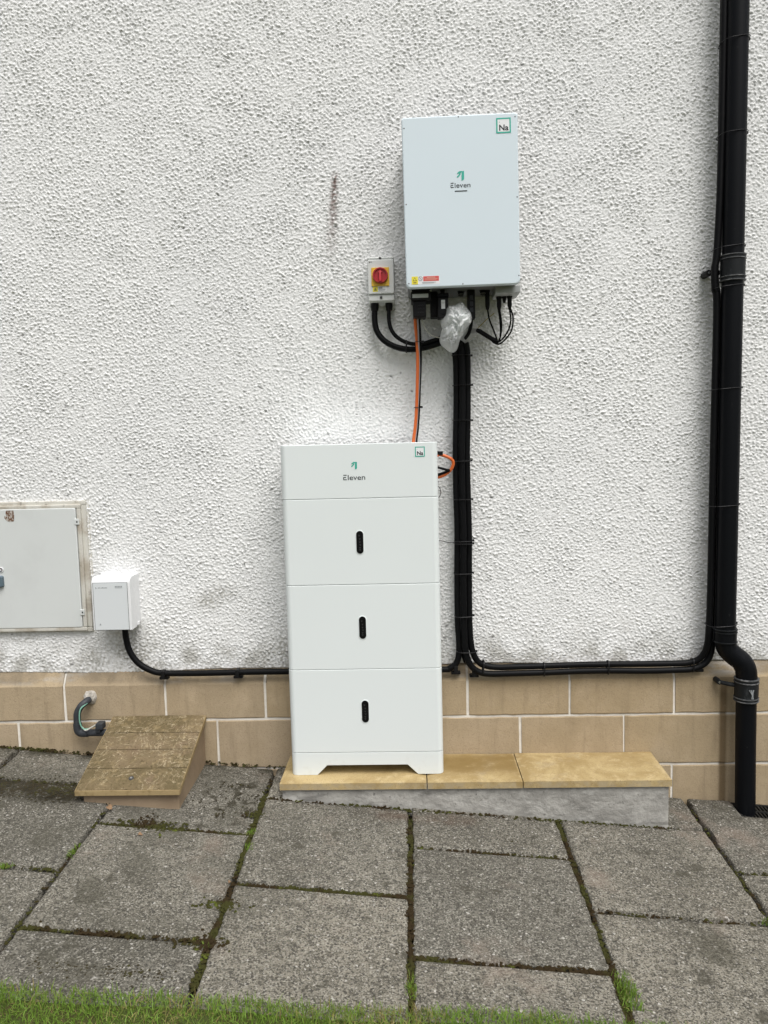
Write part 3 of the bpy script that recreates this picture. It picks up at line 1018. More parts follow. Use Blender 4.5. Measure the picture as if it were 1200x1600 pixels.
# waste pipe with its wires, left of the hatch
elb = tag(empty('waste_pipe', (-1.165, -.06, .215)), 'small grey elbow pipe leaving the plinth beside the stone hatch', 'pipe')
bm = B()
tube(bm, [(-1.152, -.02, .277), (-1.155, -.050, .274), (-1.170, -.066, .262), (-1.183, -.07, .240), (-1.186, -.07, .215), (-1.186, -.07, .190)], .0125, 12)
part('bend', bm, 'elbow', elb)
bm = B()
tube(bm, [(-1.186, -.07, .200), (-1.185, -.07, .178), (-1.178, -.07, .168), (-1.165, -.07, .166), (-1.150, -.07, .166)], .0148, 12)
part('elbow', bm, 'elbow', elb)
bm = B()
tube(bm, [(-1.155, -.07, .166), (-1.12, -.07, .166), (-1.05, -.07, .166)], .0122, 12)
part('pipe_run', bm, 'elbow', elb)
bm = B()
tube(bm, [(-1.150, -.062, .270), (-1.166, -.083, .256), (-1.170, -.088, .225), (-1.166, -.088, .198), (-1.155, -.088, .186), (-1.142, -.086, .186), (-1.122, -.084, .194), (-1.105, -.082, .200)], .0022, 8)
part('green_wire', bm, 'green_wire', elb)
bm = B()
tube(bm, [(-1.163, -.083, .190), (-1.150, -.090, .182), (-1.136, -.088, .188), (-1.120, -.086, .197), (-1.108, -.084, .203)], .0022, 8)
part('pale_wire', bm, 'pale_wire', elb)
bm = B()
add_box(bm, -1.114, -1.088, -.095, -.06, .183, .207, .005)
add_box(bm, -1.118, -1.098, -.09, -.066, .172, .190, .004)
part('pipe_clamp', bm, 'elbow', elb)
bm = B()
cc = bm.verts.new((-1.152, PF - .016, .279))
prev = None
for i in range(1, 8):
    row = []
    for k in range(26):
        a = 2 * math.pi * k / 26
        r0 = (.025 + .005 * mnoise.noise((math.cos(a) * 2, math.sin(a) * 2, 1))) * i / 7
        h = .016 * (1 - (i / 7) ** 2.5) + (.005 * mnoise.noise((r0 * math.cos(a) * 130, r0 * math.sin(a) * 130, 7)) if i < 7 else -.004)
        row.append(bm.verts.new((-1.152 + r0 * math.cos(a), PF - h, .279 + r0 * math.sin(a) * 1.08)))
    for k in range(26):
        if prev is None: bm.faces.new((cc, row[k], row[(k + 1) % 26]))
        else: bm.faces.new((prev[k], row[k], row[(k + 1) % 26], prev[(k + 1) % 26]))
    prev = row
part('mortar_collar', bm, 'mortar_patch', elb, 70)

# ------------------------------------------------------------------ battery stack
BX0, BX1, BF, BK = -.4145, .0880, -.203, -.036
def text_logo(par, cx, cz_logo, cz_text, wid, y, underline, sc):
    bm = B()
    X = lambda u: cx + (u - 353) * sc
    Z = lambda v: cz_logo - (v - 297) * sc
    flat(bm, [(X(p), Z(q)) for p, q in ((372, 246), (384, 240), (399, 240), (399, 334), (388, 350), (366, 354), (368, 290))], y)
    flat(bm, [(X(p), Z(q)) for p, q in ((345, 240), (380, 240), (366, 258), (340, 268), (310, 274), (322, 255))], y)
    flat(bm, [(X(p), Z(q)) for p, q in ((340, 269), (362, 268), (352, 286), (322, 318), (308, 308), (330, 286))], y)
    part('logo_mark', bm, 'teal', par)
    bm = B()
    h = wid * .235
    lettering(bm, 'leven', cx + wid * .10, cz_text - h * .02, y, h * 1.0, wid * .79, .004)
    x0 = cx - wid * .5
    t = h * .15
    rect(bm, x0, x0 + wid * .155, cz_text + h * .38, cz_text + h * .38 + t, y)
    rect(bm, x0, x0 + wid * .125, cz_text - h * .06, cz_text - h * .06 + t, y)
    rect(bm, x0, x0 + wid * .155, cz_text - h * .5, cz_text - h * .5 + t, y)
    rect(bm, x0 - t * .2, x0 + t * .8, cz_text - h * .5 + t, cz_text - h * .06, y)
    if underline:
        rect(bm, cx - wid * .30, cx + wid * .33, cz_text - h * 1.35, cz_text - h * 1.35 + t * 1.4, y)
    part('lettering', bm, 'print', par)

def na_sticker(par, x0, x1, z0, z1, y):
    bm = B()
    plate(bm, rrect(x0, x1, z0, z1, .0015, 2), y, y - .0004, .0001, 1)
    st = part('sticker', bm, 'white_label', par)
    bm = B()
    t = (x1 - x0) * .095
    yy = y - .0007
    for q in ((x0, x1, z1 - t, z1), (x0, x1, z0, z0 + t), (x0, x0 + t, z0 + t, z1 - t), (x1 - t, x1, z0 + t, z1 - t)):
        rect(bm, *q, yy)
    part('sticker_border', bm, 'teal', st)
    bm = B()
    wd = x1 - x0
    lettering(bm, 'Na', (x0 + x1) / 2 + wd * .02, z0 + wd * .36, yy, wd * .40, wd * .64, .028)
    rect(bm, x0 + wd * .2, x0 + wd * .235, z1 - wd * .30, z1 - wd * .255, yy)
    part('sticker_lettering', bm, 'print', st)

cu_ = tag(empty('battery_control_unit', ((BX0 + BX1) / 2, -.12, .979)), 'shallow white control unit with a teal logo, topmost of the battery stack', 'control unit')
bm = B()
block(bm, BX0 - .0005, BX1 - .0005, BF, BK, .9787, 1.152, .019, .0020)
part('casing', bm, 'battery', cu_)
text_logo(cu_, -.179, 1.083, 1.046, .070, BF - .0006, False, .00021)
na_sticker(cu_, .016, .047, 1.1065, 1.1385, BF - .0001)

def module(z0, z1, slot_x, slot_z, label):
    m = tag(empty('battery_module', ((BX0 + BX1) / 2, -.12, z0)), label, 'battery', 'white battery modules in the stack')
    bm = B()
    block(bm, BX0, BX1, BF, BK, z0, z1, .019, .0020)
    part('casing', bm, 'battery', m)
    bm = B()
    sw, sh = .0115, .0370
    plate(bm, rrect(slot_x - sw - .0018, slot_x + sw + .0018, slot_z - sh - .0018, slot_z + sh + .0018, sw + .0017, 8), BF + .004, BF - .0016, .0012, 2)
    rim = part('slot_rim', bm, 'battery', m)
    bm = B()
    plate(bm, rrect(slot_x - sw, slot_x + sw, slot_z - sh, slot_z + sh, sw - .0002, 8), BF + .002, BF - .0022, .0008, 2)
    sl = part('indicator_slot', bm, 'dark_slot', m)
    bm = B()
    for k, (u, q) in enumerate(((-.002, .024), (.0, .013), (0, .003), (.001, -.006), (0, -.015), (0, -.022))):
        rect(bm, slot_x - .0032 + u, slot_x + .0028 + u, slot_z + q - .0019, slot_z + q - .0003, BF - .0026)
        rect(bm, slot_x - .0012 + u, slot_x + .0012 + u, slot_z + q - .0052, slot_z + q - .0025, BF - .0026)
    part('slot_marking', bm, material('slot_print', (.035, .036, .038), .5) if 'slot_print' not in MT else MT['slot_print'], sl)
    return m
MT['slot_print'] = material('slot_print', (.035, .036, .038), .5)
module(.6997, .9778, -.167, .837, 'uppermost of the three white battery modules with a black slot')
module(.4197, .6988, -.166, .558, 'middle of the three white battery modules with a black slot')
module(.1395, .4188, -.165, .278, 'lowest of the three white battery modules, above the footed base')
bb = tag(empty('battery_stand', ((BX0 + BX1) / 2, -.12, .0625)), 'white footed stand with a notched skirt carrying the battery modules', 'stand')
bm = B()
poly = [(BX0, .0627), (-.329, .0627), (-.296, .0955), (-.030, .0955), (.004, .0627), (BX1, .0627), (BX1, .1385), (BX0, .1385)]
prism(bm, poly, BF, BK)
ve = [e for e in bm.edges if abs(e.verts[0].co.x - e.verts[1].co.x) < 1e-5 and abs(e.verts[0].co.y - e.verts[1].co.y) < 1e-5 and (abs(e.verts[0].co.x - BX0) < 1e-4 or abs(e.verts[0].co.x - BX1) < 1e-4)]
bmesh.ops.bevel(bm, geom=ve, offset=.019, segments=6, profile=.5, affect='EDGES')
bmesh.ops.recalc_face_normals(bm, faces=bm.faces)
he = [e for e in bm.edges if e.is_manifold and e.calc_face_angle(0) > .6]
bmesh.ops.bevel(bm, geom=he, offset=.0016, segments=2, profile=.5, affect='EDGES')
part('skirt', bm, 'battery', bb)
# leads looping out of the control unit's side
lead = tag(empty('battery_lead', (.088, -.12, 1.035)), 'orange and black leads looping out of the right side of the control unit', 'cable')
bm = B()
tube(bm, [(.075, -.12, 1.111), (.095, -.12, 1.110), (.117, -.12, 1.104), (.135, -.12, 1.094), (.141, -.118, 1.081), (.136, -.116, 1.064), (.122, -.114, 1.049), (.104, -.112, 1.039), (.075, -.112, 1.032)], .0052, 10)
part('orange_lead', bm, 'orange', lead)
bm = B()
tube(bm, [(.075, -.125, 1.071), (.098, -.125, 1.066), (.118, -.124, 1.060), (.127, -.122, 1.0575), (.120, -.12, 1.054), (.106, -.118, 1.049), (.075, -.118, 1.039)], .0042, 10)
part('black_lead', bm, 'cable', lead)
bm = B()
add_box(bm, .085, .1075, -.13, -.112, 1.1085, 1.121, .002)
part('plug', bm, 'black_pl', lead)
bm = B()
add_box(bm, .084, .0935, -.132, -.108, 1.103, 1.1095, .001)
part('plug_collar', bm, 'orange', lead)
bm = B()
tube(bm, [(.075, -.1, 1.006), (.092, -.1, 1.004), (.0985, -.1, .990), (.097, -.1, .975), (.085, -.1, .960)], .0011, 6)
part('thin_wire', bm, 'black_pl', lead)
ew = single('earth_wire', tube(B(), [(.07, -.09, .829), (.095, -.09, .823), (.114, -.085, .816), (.135, -.075, .8125), (.150, -.066, .813)], .0012, 6), 'black_pl', (.11, -.09, .815))
tag(ew, 'thin dark wire running from the battery stack to the cable bundle', 'wire')

# ------------------------------------------------------------------ inverter
inv = tag(empty('inverter', (.174, -.12, 1.626)), 'large pale grey inverter box with a teal logo hung on the roughcast wall', 'inverter')
bm = B()
plate(bm, rrect(.006, .344, 1.632, 2.126, .010, 5), -.006, -.206, .002, 2)
body = part('housing', bm, 'cast', inv)
bm = B()
plate(bm, rrect(.0, .350, 1.6265, 2.1315, (.014, .014, .008, .008), 6), -.2065, -.224, .0045, 4)
cover = part('front_cover', bm, 'inverter', inv)
text_logo(inv, .174, 1.954, 1.927, .060, -.2246, True, .000245)
na_sticker(inv, .285, .329, 2.0725, 2.117, -.2241)
bm = B()
rect(bm, .0165, .1030, 1.6370, 1.6615, -.2243)
ws = part('warning_sticker', bm, 'white_label', inv)
bm = B(); rect(bm, .0172, .0365, 1.6375, 1.6612, -.2247)
yw = part('yellow_panel', bm, 'yellow_lab', ws)
bm = B()
prism(bm, [(.0205, 1.6475), (.0332, 1.6475), (.0268, 1.6590)], -.2247, -.2250)
part('warning_triangle', bm, 'print', ws)
bm = B(); flat(bm, [(.0225, 1.6487), (.0312, 1.6487), (.0268, 1.6568)], -.2253); part('triangle_fill', bm, 'yellow_lab', ws)
bm = B(); rect(bm, .0220, .0316, 1.6410, 1.6445, -.2250); part('yellow_print', bm, material('brown_print', (.30, .22, .03), .5), ws)
bm = B(); rect(bm, .0530, .1010, 1.6460, 1.6607, -.2247); part('red_panel', bm, 'red_label', ws)
bm = B(); rect(bm, .064, .090, 1.6558, 1.6582, -.2250); rect(bm, .057, .097, 1.6520, 1.6536, -.2250); rect(bm, .057, .093, 1.6488, 1.6502, -.2250)
part('red_print', bm, material('pink_print', (.70, .36, .28), .5), ws)
bm = B(); rect(bm, .048, .092, 1.6415, 1.6428, -.2247); rect(bm, .050, .086, 1.6393, 1.6404, -.2247)
part('grey_print', bm, 'faint', ws)
bm = B()
tube(bm, [(.0445 + .0062 * math.cos(a), -.2248, 1.6545 + .0062 * math.sin(a)) for a in np.linspace(0, 2 * math.pi, 20)[:-1]], .0006, 4, 0, True)
tube(bm, [(.0402, -.2248, 1.6588), (.0488, -.2248, 1.6502)], .0006, 4, 0)
part('prohibition_symbol', bm, 'faint', ws)
for x, z in ((.0075, 2.100), (.172, 2.1265), (.342, 2.119), (.3445, 1.885), (.3455, 1.652), (.174, 1.6335), (.0085, 1.641), (.0075, 1.877)):
    bm = B()
    lathe(bm, (x, -.2235, z), (0, -1, 0), [(0, .0021), (.0008, .0021), (.0014, .0012), (.0015, .0004)], 10)
    part('cover_screw', bm, MT['screw_grey'], inv)
# fittings under the housing
bm = B()
add_box(bm, .014, .0765, -.175, -.095, 1.597, 1.633, .003)
ac = part('ac_connector', bm, 'black_pl', inv)
bm = B(); add_box(bm, .0185, .0685, -.1768, -.1745, 1.6055, 1.6175, .0006); part('grey_strip', bm, 'grey_pl', ac)
bm = B(); add_box(bm, .019, .0605, -.168, -.10, 1.548, 1.598, .004); part('plug_body', bm, 'black_pl', ac)
bm = B()
for k in range(3):
    add_box(bm, .034, .056, -.1698, -.1675, 1.560 + k * .011, 1.5625 + k * .011, .0004)
part('plug_rib', bm, MT['tie'], ac)
for x in (.0145, .0765):
    bm = B(); lathe(bm, (x, -.176, 1.6265), (0, -1, 0), [(0, .003), (.002, .003), (.003, .0015)], 10); part('flange_screw', bm, 'metal', ac)
bm = B(); add_box(bm, .076, .1005, -.125, -.075, 1.552, 1.634, .003); part('battery_connector', bm, 'black_pl', inv)
for x in (.1755, .246):
    bm = B()
    lathe(bm, (x, -.11, 1.636), (0, 0, -1), [(0, .012), (.006, .012), (.006, .009), (.016, .009), (.018, .006)], 14)
    kn = part('blanking_knob', bm, 'black_pl', inv)
    bm = B(); lathe(bm, (x, -.11, 1.6235), (0, 0, -1), [(0, .0098), (.0022, .0098)], 14); part('knob_ring', bm, 'metal', kn)
    bm = B()
    add_box(bm, x - .004, x - .0015, -.1195, -.115, 1.612, 1.622, .0005); add_box(bm, x + .0015, x + .004, -.1195, -.115, 1.612, 1.622, .0005)
    part('knob_terminal', bm, 'dark_metal', kn)
bm = B(); add_box(bm, .1945, .2185, -.135, -.10, 1.541, 1.633, .003)
pv = part('pv_connector', bm, 'black_pl', inv)
bm = B()
for k in range(3):
    add_box(bm, .2015, .2115, -.1372, -.1345, 1.600 - k * .019, 1.613 - k * .019, .001)
part('connector_window', bm, 'elbow', pv)
bm = B(); add_box(bm, .279, .357, -.175, -.06, 1.6105, 1.6325, .002)
bx = part('terminal_box', bm, MT['terminal'], inv)
for (x, zt, zb, r) in ((.260, 1.632, 1.571, .0075), (.297, 1.611, 1.568, .0075), (.331, 1.611, 1.570, .0072), (.314, 1.611, 1.590, .006)):
    bm = B()
    lathe(bm, (x, -.11, zt), (0, 0, -1), [(0, r * 1.25), (.006, r * 1.25), (.007, r), (zt - zb - .012, r), (zt - zb, r * .62)], 12)
    part('cable_gland', bm, 'black_pl', inv)
inv.rotation_euler = (0, -.008, 0)

dg = tag(empty('communication_dongle', (.116, -.16, 1.545)), 'black plug-in communication dongle with a white label under the inverter', 'dongle')
bm = B(); plate(bm, rrect(.0975, .1315, 1.541, 1.606, .002, 3), -.130, -.166, .003, 3)
dgb = part('casing', bm, 'black_pl', dg)
bm = B(); plate(bm, rrect(.0960, .1330, 1.6065, 1.6185, .002, 3), -.128, -.168, .002, 2); part('collar', bm, 'pipe', dg)
bm = B(); add_box(bm, .108, .122, -.155, -.138, 1.6185, 1.636, .002); part('stem', bm, 'black_pl', dg)
bm = B(); rect(bm, .1090, .1210, 1.5700, 1.5975, -.1664); part('paper_label', bm, 'white_label', dg)
bm = B(); rect(bm, .1105, .1195, 1.5895, 1.5905, -.1667); rect(bm, .1105, .1180, 1.5865, 1.5872, -.1667)
part('label_print', bm, 'faint', dg)
bm = B(); add_box(bm, .1085, .1215, -.1672, -.1655, 1.551, 1.556, .0005); part('indicator_window', bm, 'pipe', dg)

# ------------------------------------------------------------------ isolator switch
iso = tag(empty('isolator_switch', (-.082, -.04, 1.612)), 'small grey isolator switch with a red knob on a yellow plate', 'switch')
IF = -.082
bm = B(); plate(bm, rrect(-.1255, -.0385, 1.6135, 1.7580, .006, 5), -.002, IF + .012, .004, 3); part('back_box', bm, 'iso', iso)
bm = B(); plate(bm, rrect(-.1245, -.0395, 1.6375, 1.7475, .004, 4), IF + .014, IF, .003, 3); part('cover', bm, 'iso', iso)
bm = B(); plate(bm, rrect(-.1245, -.0395, 1.7480, 1.7575, .004, 4), IF + .014, IF + .004, .004, 3); part('top_lip', bm, 'iso', iso)
bm = B(); plate(bm, rrect(-.1245, -.0395, 1.6160, 1.6370, .004, 4), IF + .014, IF + .0055, .003, 3); part('bottom_lip', bm, 'iso', iso)
for x, z in ((-.0835, 1.7520), (-.083, 1.6275)):
    bm = B(); lathe(bm, (x, IF + .008, z), (0, -1, 0), [(0, .0046), (.0055, .0046), (.006, .003), (.0061, .0005)], 12); part('cover_screw', bm, 'dark_metal', iso)
bm = B(); plate(bm, rrect(-.1130, -.0550, 1.6625, 1.7215, .002, 3), IF - .0002, IF - .004, .001, 2); part('yellow_plate', bm, 'yellow', iso)
bm = B(); lathe(bm, (-.0838, IF - .0035, 1.6950), (0, -1, 0), [(0, .0252), (.010, .0252), (.0125, .0238), (.0125, .0205), (.007, .0195), (.007, .002)], 32)
kb = part('knob', bm, 'red', iso)
bm = B()
add_box(bm, -.0880, -.0796, IF - .0215, IF - .010, 1.6745, 1.704, .002)
prism(bm, [(-.0900, 1.7035), (-.0776, 1.7035), (-.0838, 1.7110)], IF - .0205, IF - .010)
part('pointer', bm, 'red_light', kb)
bm = B(); rect(bm, -.1095, -.0930, 1.6450, 1.6612, IF - .0004); yl = part('warning_sticker', bm, 'yellow_lab', iso)
bm = B(); flat(bm, [(-.1070, 1.6480), (-.0955, 1.6480), (-.10125, 1.6585)], IF - .0007); part('warning_triangle', bm, material('olive_print', (.22, .20, .04), .5), yl)
bm = B(); rect(bm, -.0925, -.0640, 1.6455, 1.6610, IF - .0004); wl_ = part('white_sticker', bm, 'white_label', iso)
bm = B(); rect(bm, -.0905, -.078, 1.6545, 1.6590, IF - .0007); rect(bm, -.0905, -.068, 1.6510, 1.6525, IF - .0007); rect(bm, -.0905, -.070, 1.6480, 1.6492, IF - .0007); part('sticker_print', bm, 'faint', wl_)
bm = B()
for k, wd in enumerate((.0022, .0016, .0016, .0010)):
    rect(bm, -.1200 + k * .0030, -.1200 + k * .0030 + wd, 1.7385 - (.002 if k == 0 else 0), 1.7415, IF - .0005)
part('maker_mark', bm, 'print', iso)
bm = B()
rect(bm, -.0815, -.0785, 1.6392, 1.6420, IF - .0005)
for k in range(7):
    rect(bm, -.0755 + k * .0038, -.0755 + k * .0038 + random.uniform(.002, .0031), 1.6396, 1.6414, IF - .0005)
part('maker_lettering', bm, 'faint', iso)
for x, r in ((-.1062, .0145), (-.0585, .0125)):
    bm = B()
    lathe(bm, (x, -.045, 1.6150), (0, 0, -1), [(0, r), (.014, r), (.016, r * .92), (.024, r * .86), (.026, r * .7)], 10)
    part('cable_gland', bm, 'black_pl', iso)

# ------------------------------------------------------------------ meter cabinet (runs out of the picture) and junction box
mc = tag(empty('meter_cabinet', (-1.345, -.02, .515)), 'pale grey meter cabinet with a weathered frame at the left edge', 'cabinet')
MX0, MX1, MZ0, MZ1 = -1.556, -1.134, .515, .979
def frame(bm, x0, x1, z0, z1, wd, yb, yf, bev=.003):
    for q in ((x0, x1, z1 - wd, z1), (x0, x1, z0, z0 + wd), (x0, x0 + wd, z0 + wd, z1 - wd), (x1 - wd, x1, z0 + wd, z1 - wd)):
        add_box(bm, q[0], q[1], yf, yb, q[2], q[3], bev)
bm = B(); frame(bm, MX0, MX1, MZ0, MZ1, .016, .02, -.018); part('outer_frame', bm, 'meter_frame', mc)
bm = B(); frame(bm, MX0 + .0155, MX1 - .0155, MZ0 + .0045, MZ1 - .0125, .014, .02, -.026); part('inner_frame', bm, MT['meter_frame'], mc)
bm = B(); add_box(bm, MX0 + .02, MX1 - .02, .0, .03, MZ0 + .008, MZ1 - .02); part('back_panel', bm, 'dark_slot', mc)
bm = B(); plate(bm, rrect(MX0 + .032, -1.1655, .5315, .9555, .006, 5), -.004, -.0275, .004, 3)
dr = part('door', bm, 'meter', mc)
for z in (.906, .586):
    bm = B(); add_box(bm, -1.172, -1.1545, -.0292, -.016, z - .010, z + .010, .001); hg = part('hinge', bm, 'meter', dr)
    bm = B(); add_box(bm, -1.1640, -1.1590, -.0298, -.0288, z - .003, z + .003, .0005); part('hinge_pin', bm, 'dark_slot', hg)
bm = B(); plate(bm, rrect(-1.478, -1.4345, .682, .722, .006, 4), -.026, -.040, .004, 3); part('latch', bm, 'lock_blue', dr)
bm = B(); lathe(bm, (-1.4425, -.0265, .743), (0, -1, 0), [(0, .0095), (.003, .0095), (.0035, .008)], 16); lk = part('lock', bm, 'white_pl', dr)
bm = B(); tube(bm, [(-1.4425 + .005 * math.cos(a), -.0304, .743 + .005 * math.sin(a)) for a in np.linspace(0, 6.283, 17)[:-1]], .0013, 6, 0, True); part('lock_ring', bm, 'dark_slot', lk)
bm = B()
op = [(-1.411, .9505), (-1.384, .9510), (-1.382, .932), (-1.384, .913), (-1.398, .9105), (-1.410, .914), (-1.4175, .924), (-1.4165, .933), (-1.410, .930), (-1.412, .940)]
flat(bm, op, -.0279); part('glue_residue', bm, 'residue', dr)
bm = B()
frame(bm, MX1 - .001, MX1 + .009, MZ0 - .006, MZ1 + .004, .004, .01, -.007, .001)
part('sealant_bead', bm, 'meter_frame', mc)

jb = tag(empty('junction_box', (-1.028, -.05, .538)), 'small white plastic junction box beside the meter cabinet', 'junction box')
JX0, JX1, JZ0, JZ1 = -1.0955, -.9620, .5385, .7205
bm = B()
rows = []
for (x0, x1) in ((JX0, JX1),):
    prof = [(-.052, JZ0), (-.1, JZ0), (-.1, JZ1 - .022)] + [(-.078 - .022 * math.cos(a), JZ1 - .022 + .022 * math.sin(a)) for a in np.linspace(.25, math.pi / 2, 6)] + [(-.052, JZ1)]
    loops = []
    for x, sh in ((x0, .0025), (x0 + .0025, 0), (x1 - .0025, 0), (x1, .0025)):
        loops.append([(x, y + (sh if y < -.06 else 0), z - (sh if z > JZ1 - .02 else 0)) for y, z in prof])
    add_loft(bm, loops)
part('cover', bm, 'white_pl', jb)
bm = B()
prof = [(-.001, JZ0 + .012), (-.034, JZ0 + .008), (-.0515, JZ0 + .0015), (-.0515, JZ1 - .0008), (-.001, JZ1 - .004)]
loops = [[(x, y, z) for y, z in prof] for x in (JX0 + .001, JX1 - .0012)]
add_loft(bm, loops)
part('back_box', bm, 'white_pl', jb)
bm = B(); add_box(bm, JX1 - .0018, JX1 + .0004, -.056, -.050, JZ0 + .01, JZ1 - .012, .0008); part('side_rib', bm, 'white_pl', jb)
bm = B(); add_box(bm, JX1 - .004, JX1 + .0035, -.043, -.029, JZ0 + .002, JZ0 + .014, .002); part('side_catch', bm, 'white_pl', jb)
bm = B(); plate(bm, rrect(-1.0885, -.9715, .5395, .7015, .001, 2), -.0985, -.1014, .0008, 2)
dp_ = part('door_panel', bm, MT['panel'], jb)
bm = B(); frame(bm, -1.0897, -.9703, .538, .7027, .0010, -.0985, -.1005, 0); part('door_gap', bm, 'dark_slot', jb)
bm = B()
rect(bm, -1.0800, -1.0780, .6815, .6885, -.1017); rect(bm, -1.0770, -1.0735, .6840, .6850, -.1017)
for k in range(7):
    rect(bm, -1.0705 + k * .0046, -1.0705 + k * .0046 + random.uniform(.0022, .0038), .6838, .6862 + random.uniform(0, .0015), -.1017)
part('maker_lettering', bm, 'faint', dp_)
bm = B()
for k in range(5):
    rect(bm, -1.0125 + k * .0052, -1.0125 + k * .0052 + .0038, .6872 - .001, .6912, -.1017)
rect(bm, -1.0125, -.988, .6836, .6848, -.1017)
part('type_lettering', bm, 'faint', dp_)
bm = B()
flat(bm, [(-1.0735, .5560), (-1.0660, .5560), (-1.0700, .5630)], -.1017)
part('door_symbol', bm, 'faint', dp_)
bm = B(); lathe(bm, (-1.035, -.075, .5390), (0, 0, -1), [(0, .011), (.004, .010), (.006, .006)], 14); part('drain_plug', bm, 'white_pl', jb)
bm = B(); lathe(bm, (-1.0075, -.045, .548), (0, 0, -1), [(0, .014), (.014, .014), (.016, .0115)], 14); part('cable_gland', bm, 'black_pl', jb)

# ------------------------------------------------------------------ cables
cb = tag(empty('cable_bundle', (.176, -.05, .36)), 'thick black cables tied in a bundle, running down and along the plinth to the downpipe', 'cables')
RC = .0108
A_ = [(-1.0075, -.045, .540), (-1.006, -.046, .500), (-.995, -.047, .450), (-.968, -.047, .408), (-.928, -.046, .381), (-.880, -.044, .368), (-.733, -.044, .366), (-.598, -.044, .3675), (-.445, -.044, .3675), (-.2, -.044, .367), (.085, -.044, .366),
      (.122, -.044, .371), (.146, -.045, .392), (.154, -.046, .430), (.154, -.048, .480), (.151, -.050, .540), (.152, -.050, .70), (.155, -.05, .85), (.153, -.05, 1.00), (.154, -.05, 1.13), (.158, -.05, 1.24), (.160, -.05, 1.34), (.159, -.052, 1.42), (.153, -.058, 1.47), (.140, -.065, 1.52), (.13, -.075, 1.56)]
B_ = [(.16, -.08, 1.53), (.170, -.072, 1.49), (.179, -.064, 1.44), (.179, -.062, 1.34), (.177, -.062, 1.22), (.173, -.062, 1.10), (.173, -.062, .98), (.175, -.062, .84), (.172, -.062, .70), (.172, -.061, .54), (.174, -.06, .46), (.180, -.058, .415), (.194, -.055, .381), (.222, -.052, .358),
      (.262, -.050, .350), (.330, -.050, .3505), (.444, -.050, .352), (.560, -.050, .355), (.662, -.050, .3555), (.78, -.050, .353), (.890, -.050, .354), (.950, -.050, .358), (0.9880, -.051, .376), (1.0070, -.052, .408), (1.0130, -.05, .450), (1.0150, -.047, .49), (1.0140, -.045, .54), (1.0150, -.045, .70),
      (1.0160, -.045, 1.1), (1.0180, -.045, 1.55), (1.0100, -.045, 1.64), (1.0080, -.045, 1.70), (1.0160, -.045, 1.76), (1.0200, -.045, 2.0), (1.0220, -.045, 2.5), (1.0220, -.045, 3.4), (1.0220, -.045, 5.0)]
C_ = [(.165, -.080, 1.53), (.184, -.075, 1.492), (.196, -.062, 1.445), (.197, -.05, 1.34), (.195, -.05, 1.22), (.191, -.05, 1.10), (.192, -.05, .98), (.194, -.05, .84), (.192, -.05, .70), (.191, -.05, .54), (.195, -.05, .46), (.203, -.050, .422), (.220, -.048, .392), (.248, -.046, .377),
      (.290, -.045, .3715), (.36, -.045, .3725), (.444, -.045, .3735), (.560, -.045, .376), (.662, -.045, .3765), (.78, -.045, .3755), (.890, -.045, .3755), (.940, -.047, .379), (.970, -.052, .394), (0.9860, -.060, .420), (0.9910, -.068, .455), (0.9920, -.072, .49), (0.9940, -.072, .54), (0.9960, -.073, .70),
      (0.9980, -.074, 1.1), (1.0020, -.075, 1.55), (0.9950, -.077, 1.62), (0.9920, -.078, 1.68), (1.0000, -.077, 1.75), (1.0080, -.078, 2.0), (1.0120, -.078, 2.5), (1.0120, -.078, 3.4), (1.0120, -.078, 5.0)]
for nm, pth in (('cable', A_), ('cable', B_), ('cable', C_)):
    part(nm, tube(B(), pth, RC, 12, 7), 'cable', cb, 60)
part('cable', tube(B(), [(.14, -.07, 1.50), (.163, -.045, 1.455), (.168, -.034, 1.40), (.168, -.033, 1.2), (.164, -.033, 1.0), (.164, -.033, .7), (.163, -.033, .5), (.168, -.034, .43), (.18, -.035, .39)], .0108, 10, 7), 'cable', cb, 60)

def ring_tie(c, wx, wy, tail, tilt=0.0, parent=None, r=.0013, ax='z', flatw=.0024):
    """a nylon tie pulled round a bundle in the horizontal plane (or round a horizontal run)"""
    bm = B()
    pts = []
    for k in range(28):
        a = 2 * math.pi * k / 28
        e = .62
        u = math.copysign(abs(math.cos(a)) ** e, math.cos(a)) * wx
        v = math.copysign(abs(math.sin(a)) ** e, math.sin(a)) * wy
        if ax == 'z':
            pts.append((c[0] + u, c[1] + v, c[2] + u * tilt))
        else:
            pts.append((c[0] + u * tilt, c[1] + v, c[2] + u))
    tube(bm, pts, flatw, 6, 0, True, flat=r)
    if tail:
        if ax == 'z':
            add_box(bm, c[0] + wx - .002, c[0] + wx + .0065, c[1] - .006, c[1] + .003, c[2] + wx * tilt - .003, c[2] + wx * tilt + .0035, .001)
        else:
            add_box(bm, c[0] - .003, c[0] + .003, c[1] - .004, c[1] + .003, c[2] + wx - .001, c[2] + wx + .005, .001)
    return part('cable_tie', bm, 'tie', parent if parent is not None else cb)
for z, x, tl_ in ((1.337, .178, .01), (1.221, .1765, -.02), (1.085, .1725, .03), (.956, .1735, -.01), (.8145, .1745, .02), (.806, .1745, -.02), (.704, .172, .01), (.556, .172, .03), (.432, .178, -.02), (1.435, .178, -.03)):
    ring_tie((x, -.049, z), .0305 if z > .5 else .032, .0255, True, tl_)
for x, zc in ((.236, .372), (.444, .363), (.662, .366), (.948, .370)):
    ring_tie((x, -.047, zc), .0235, .0165, x == .236, .12 if x < .3 else .03, ax='x')
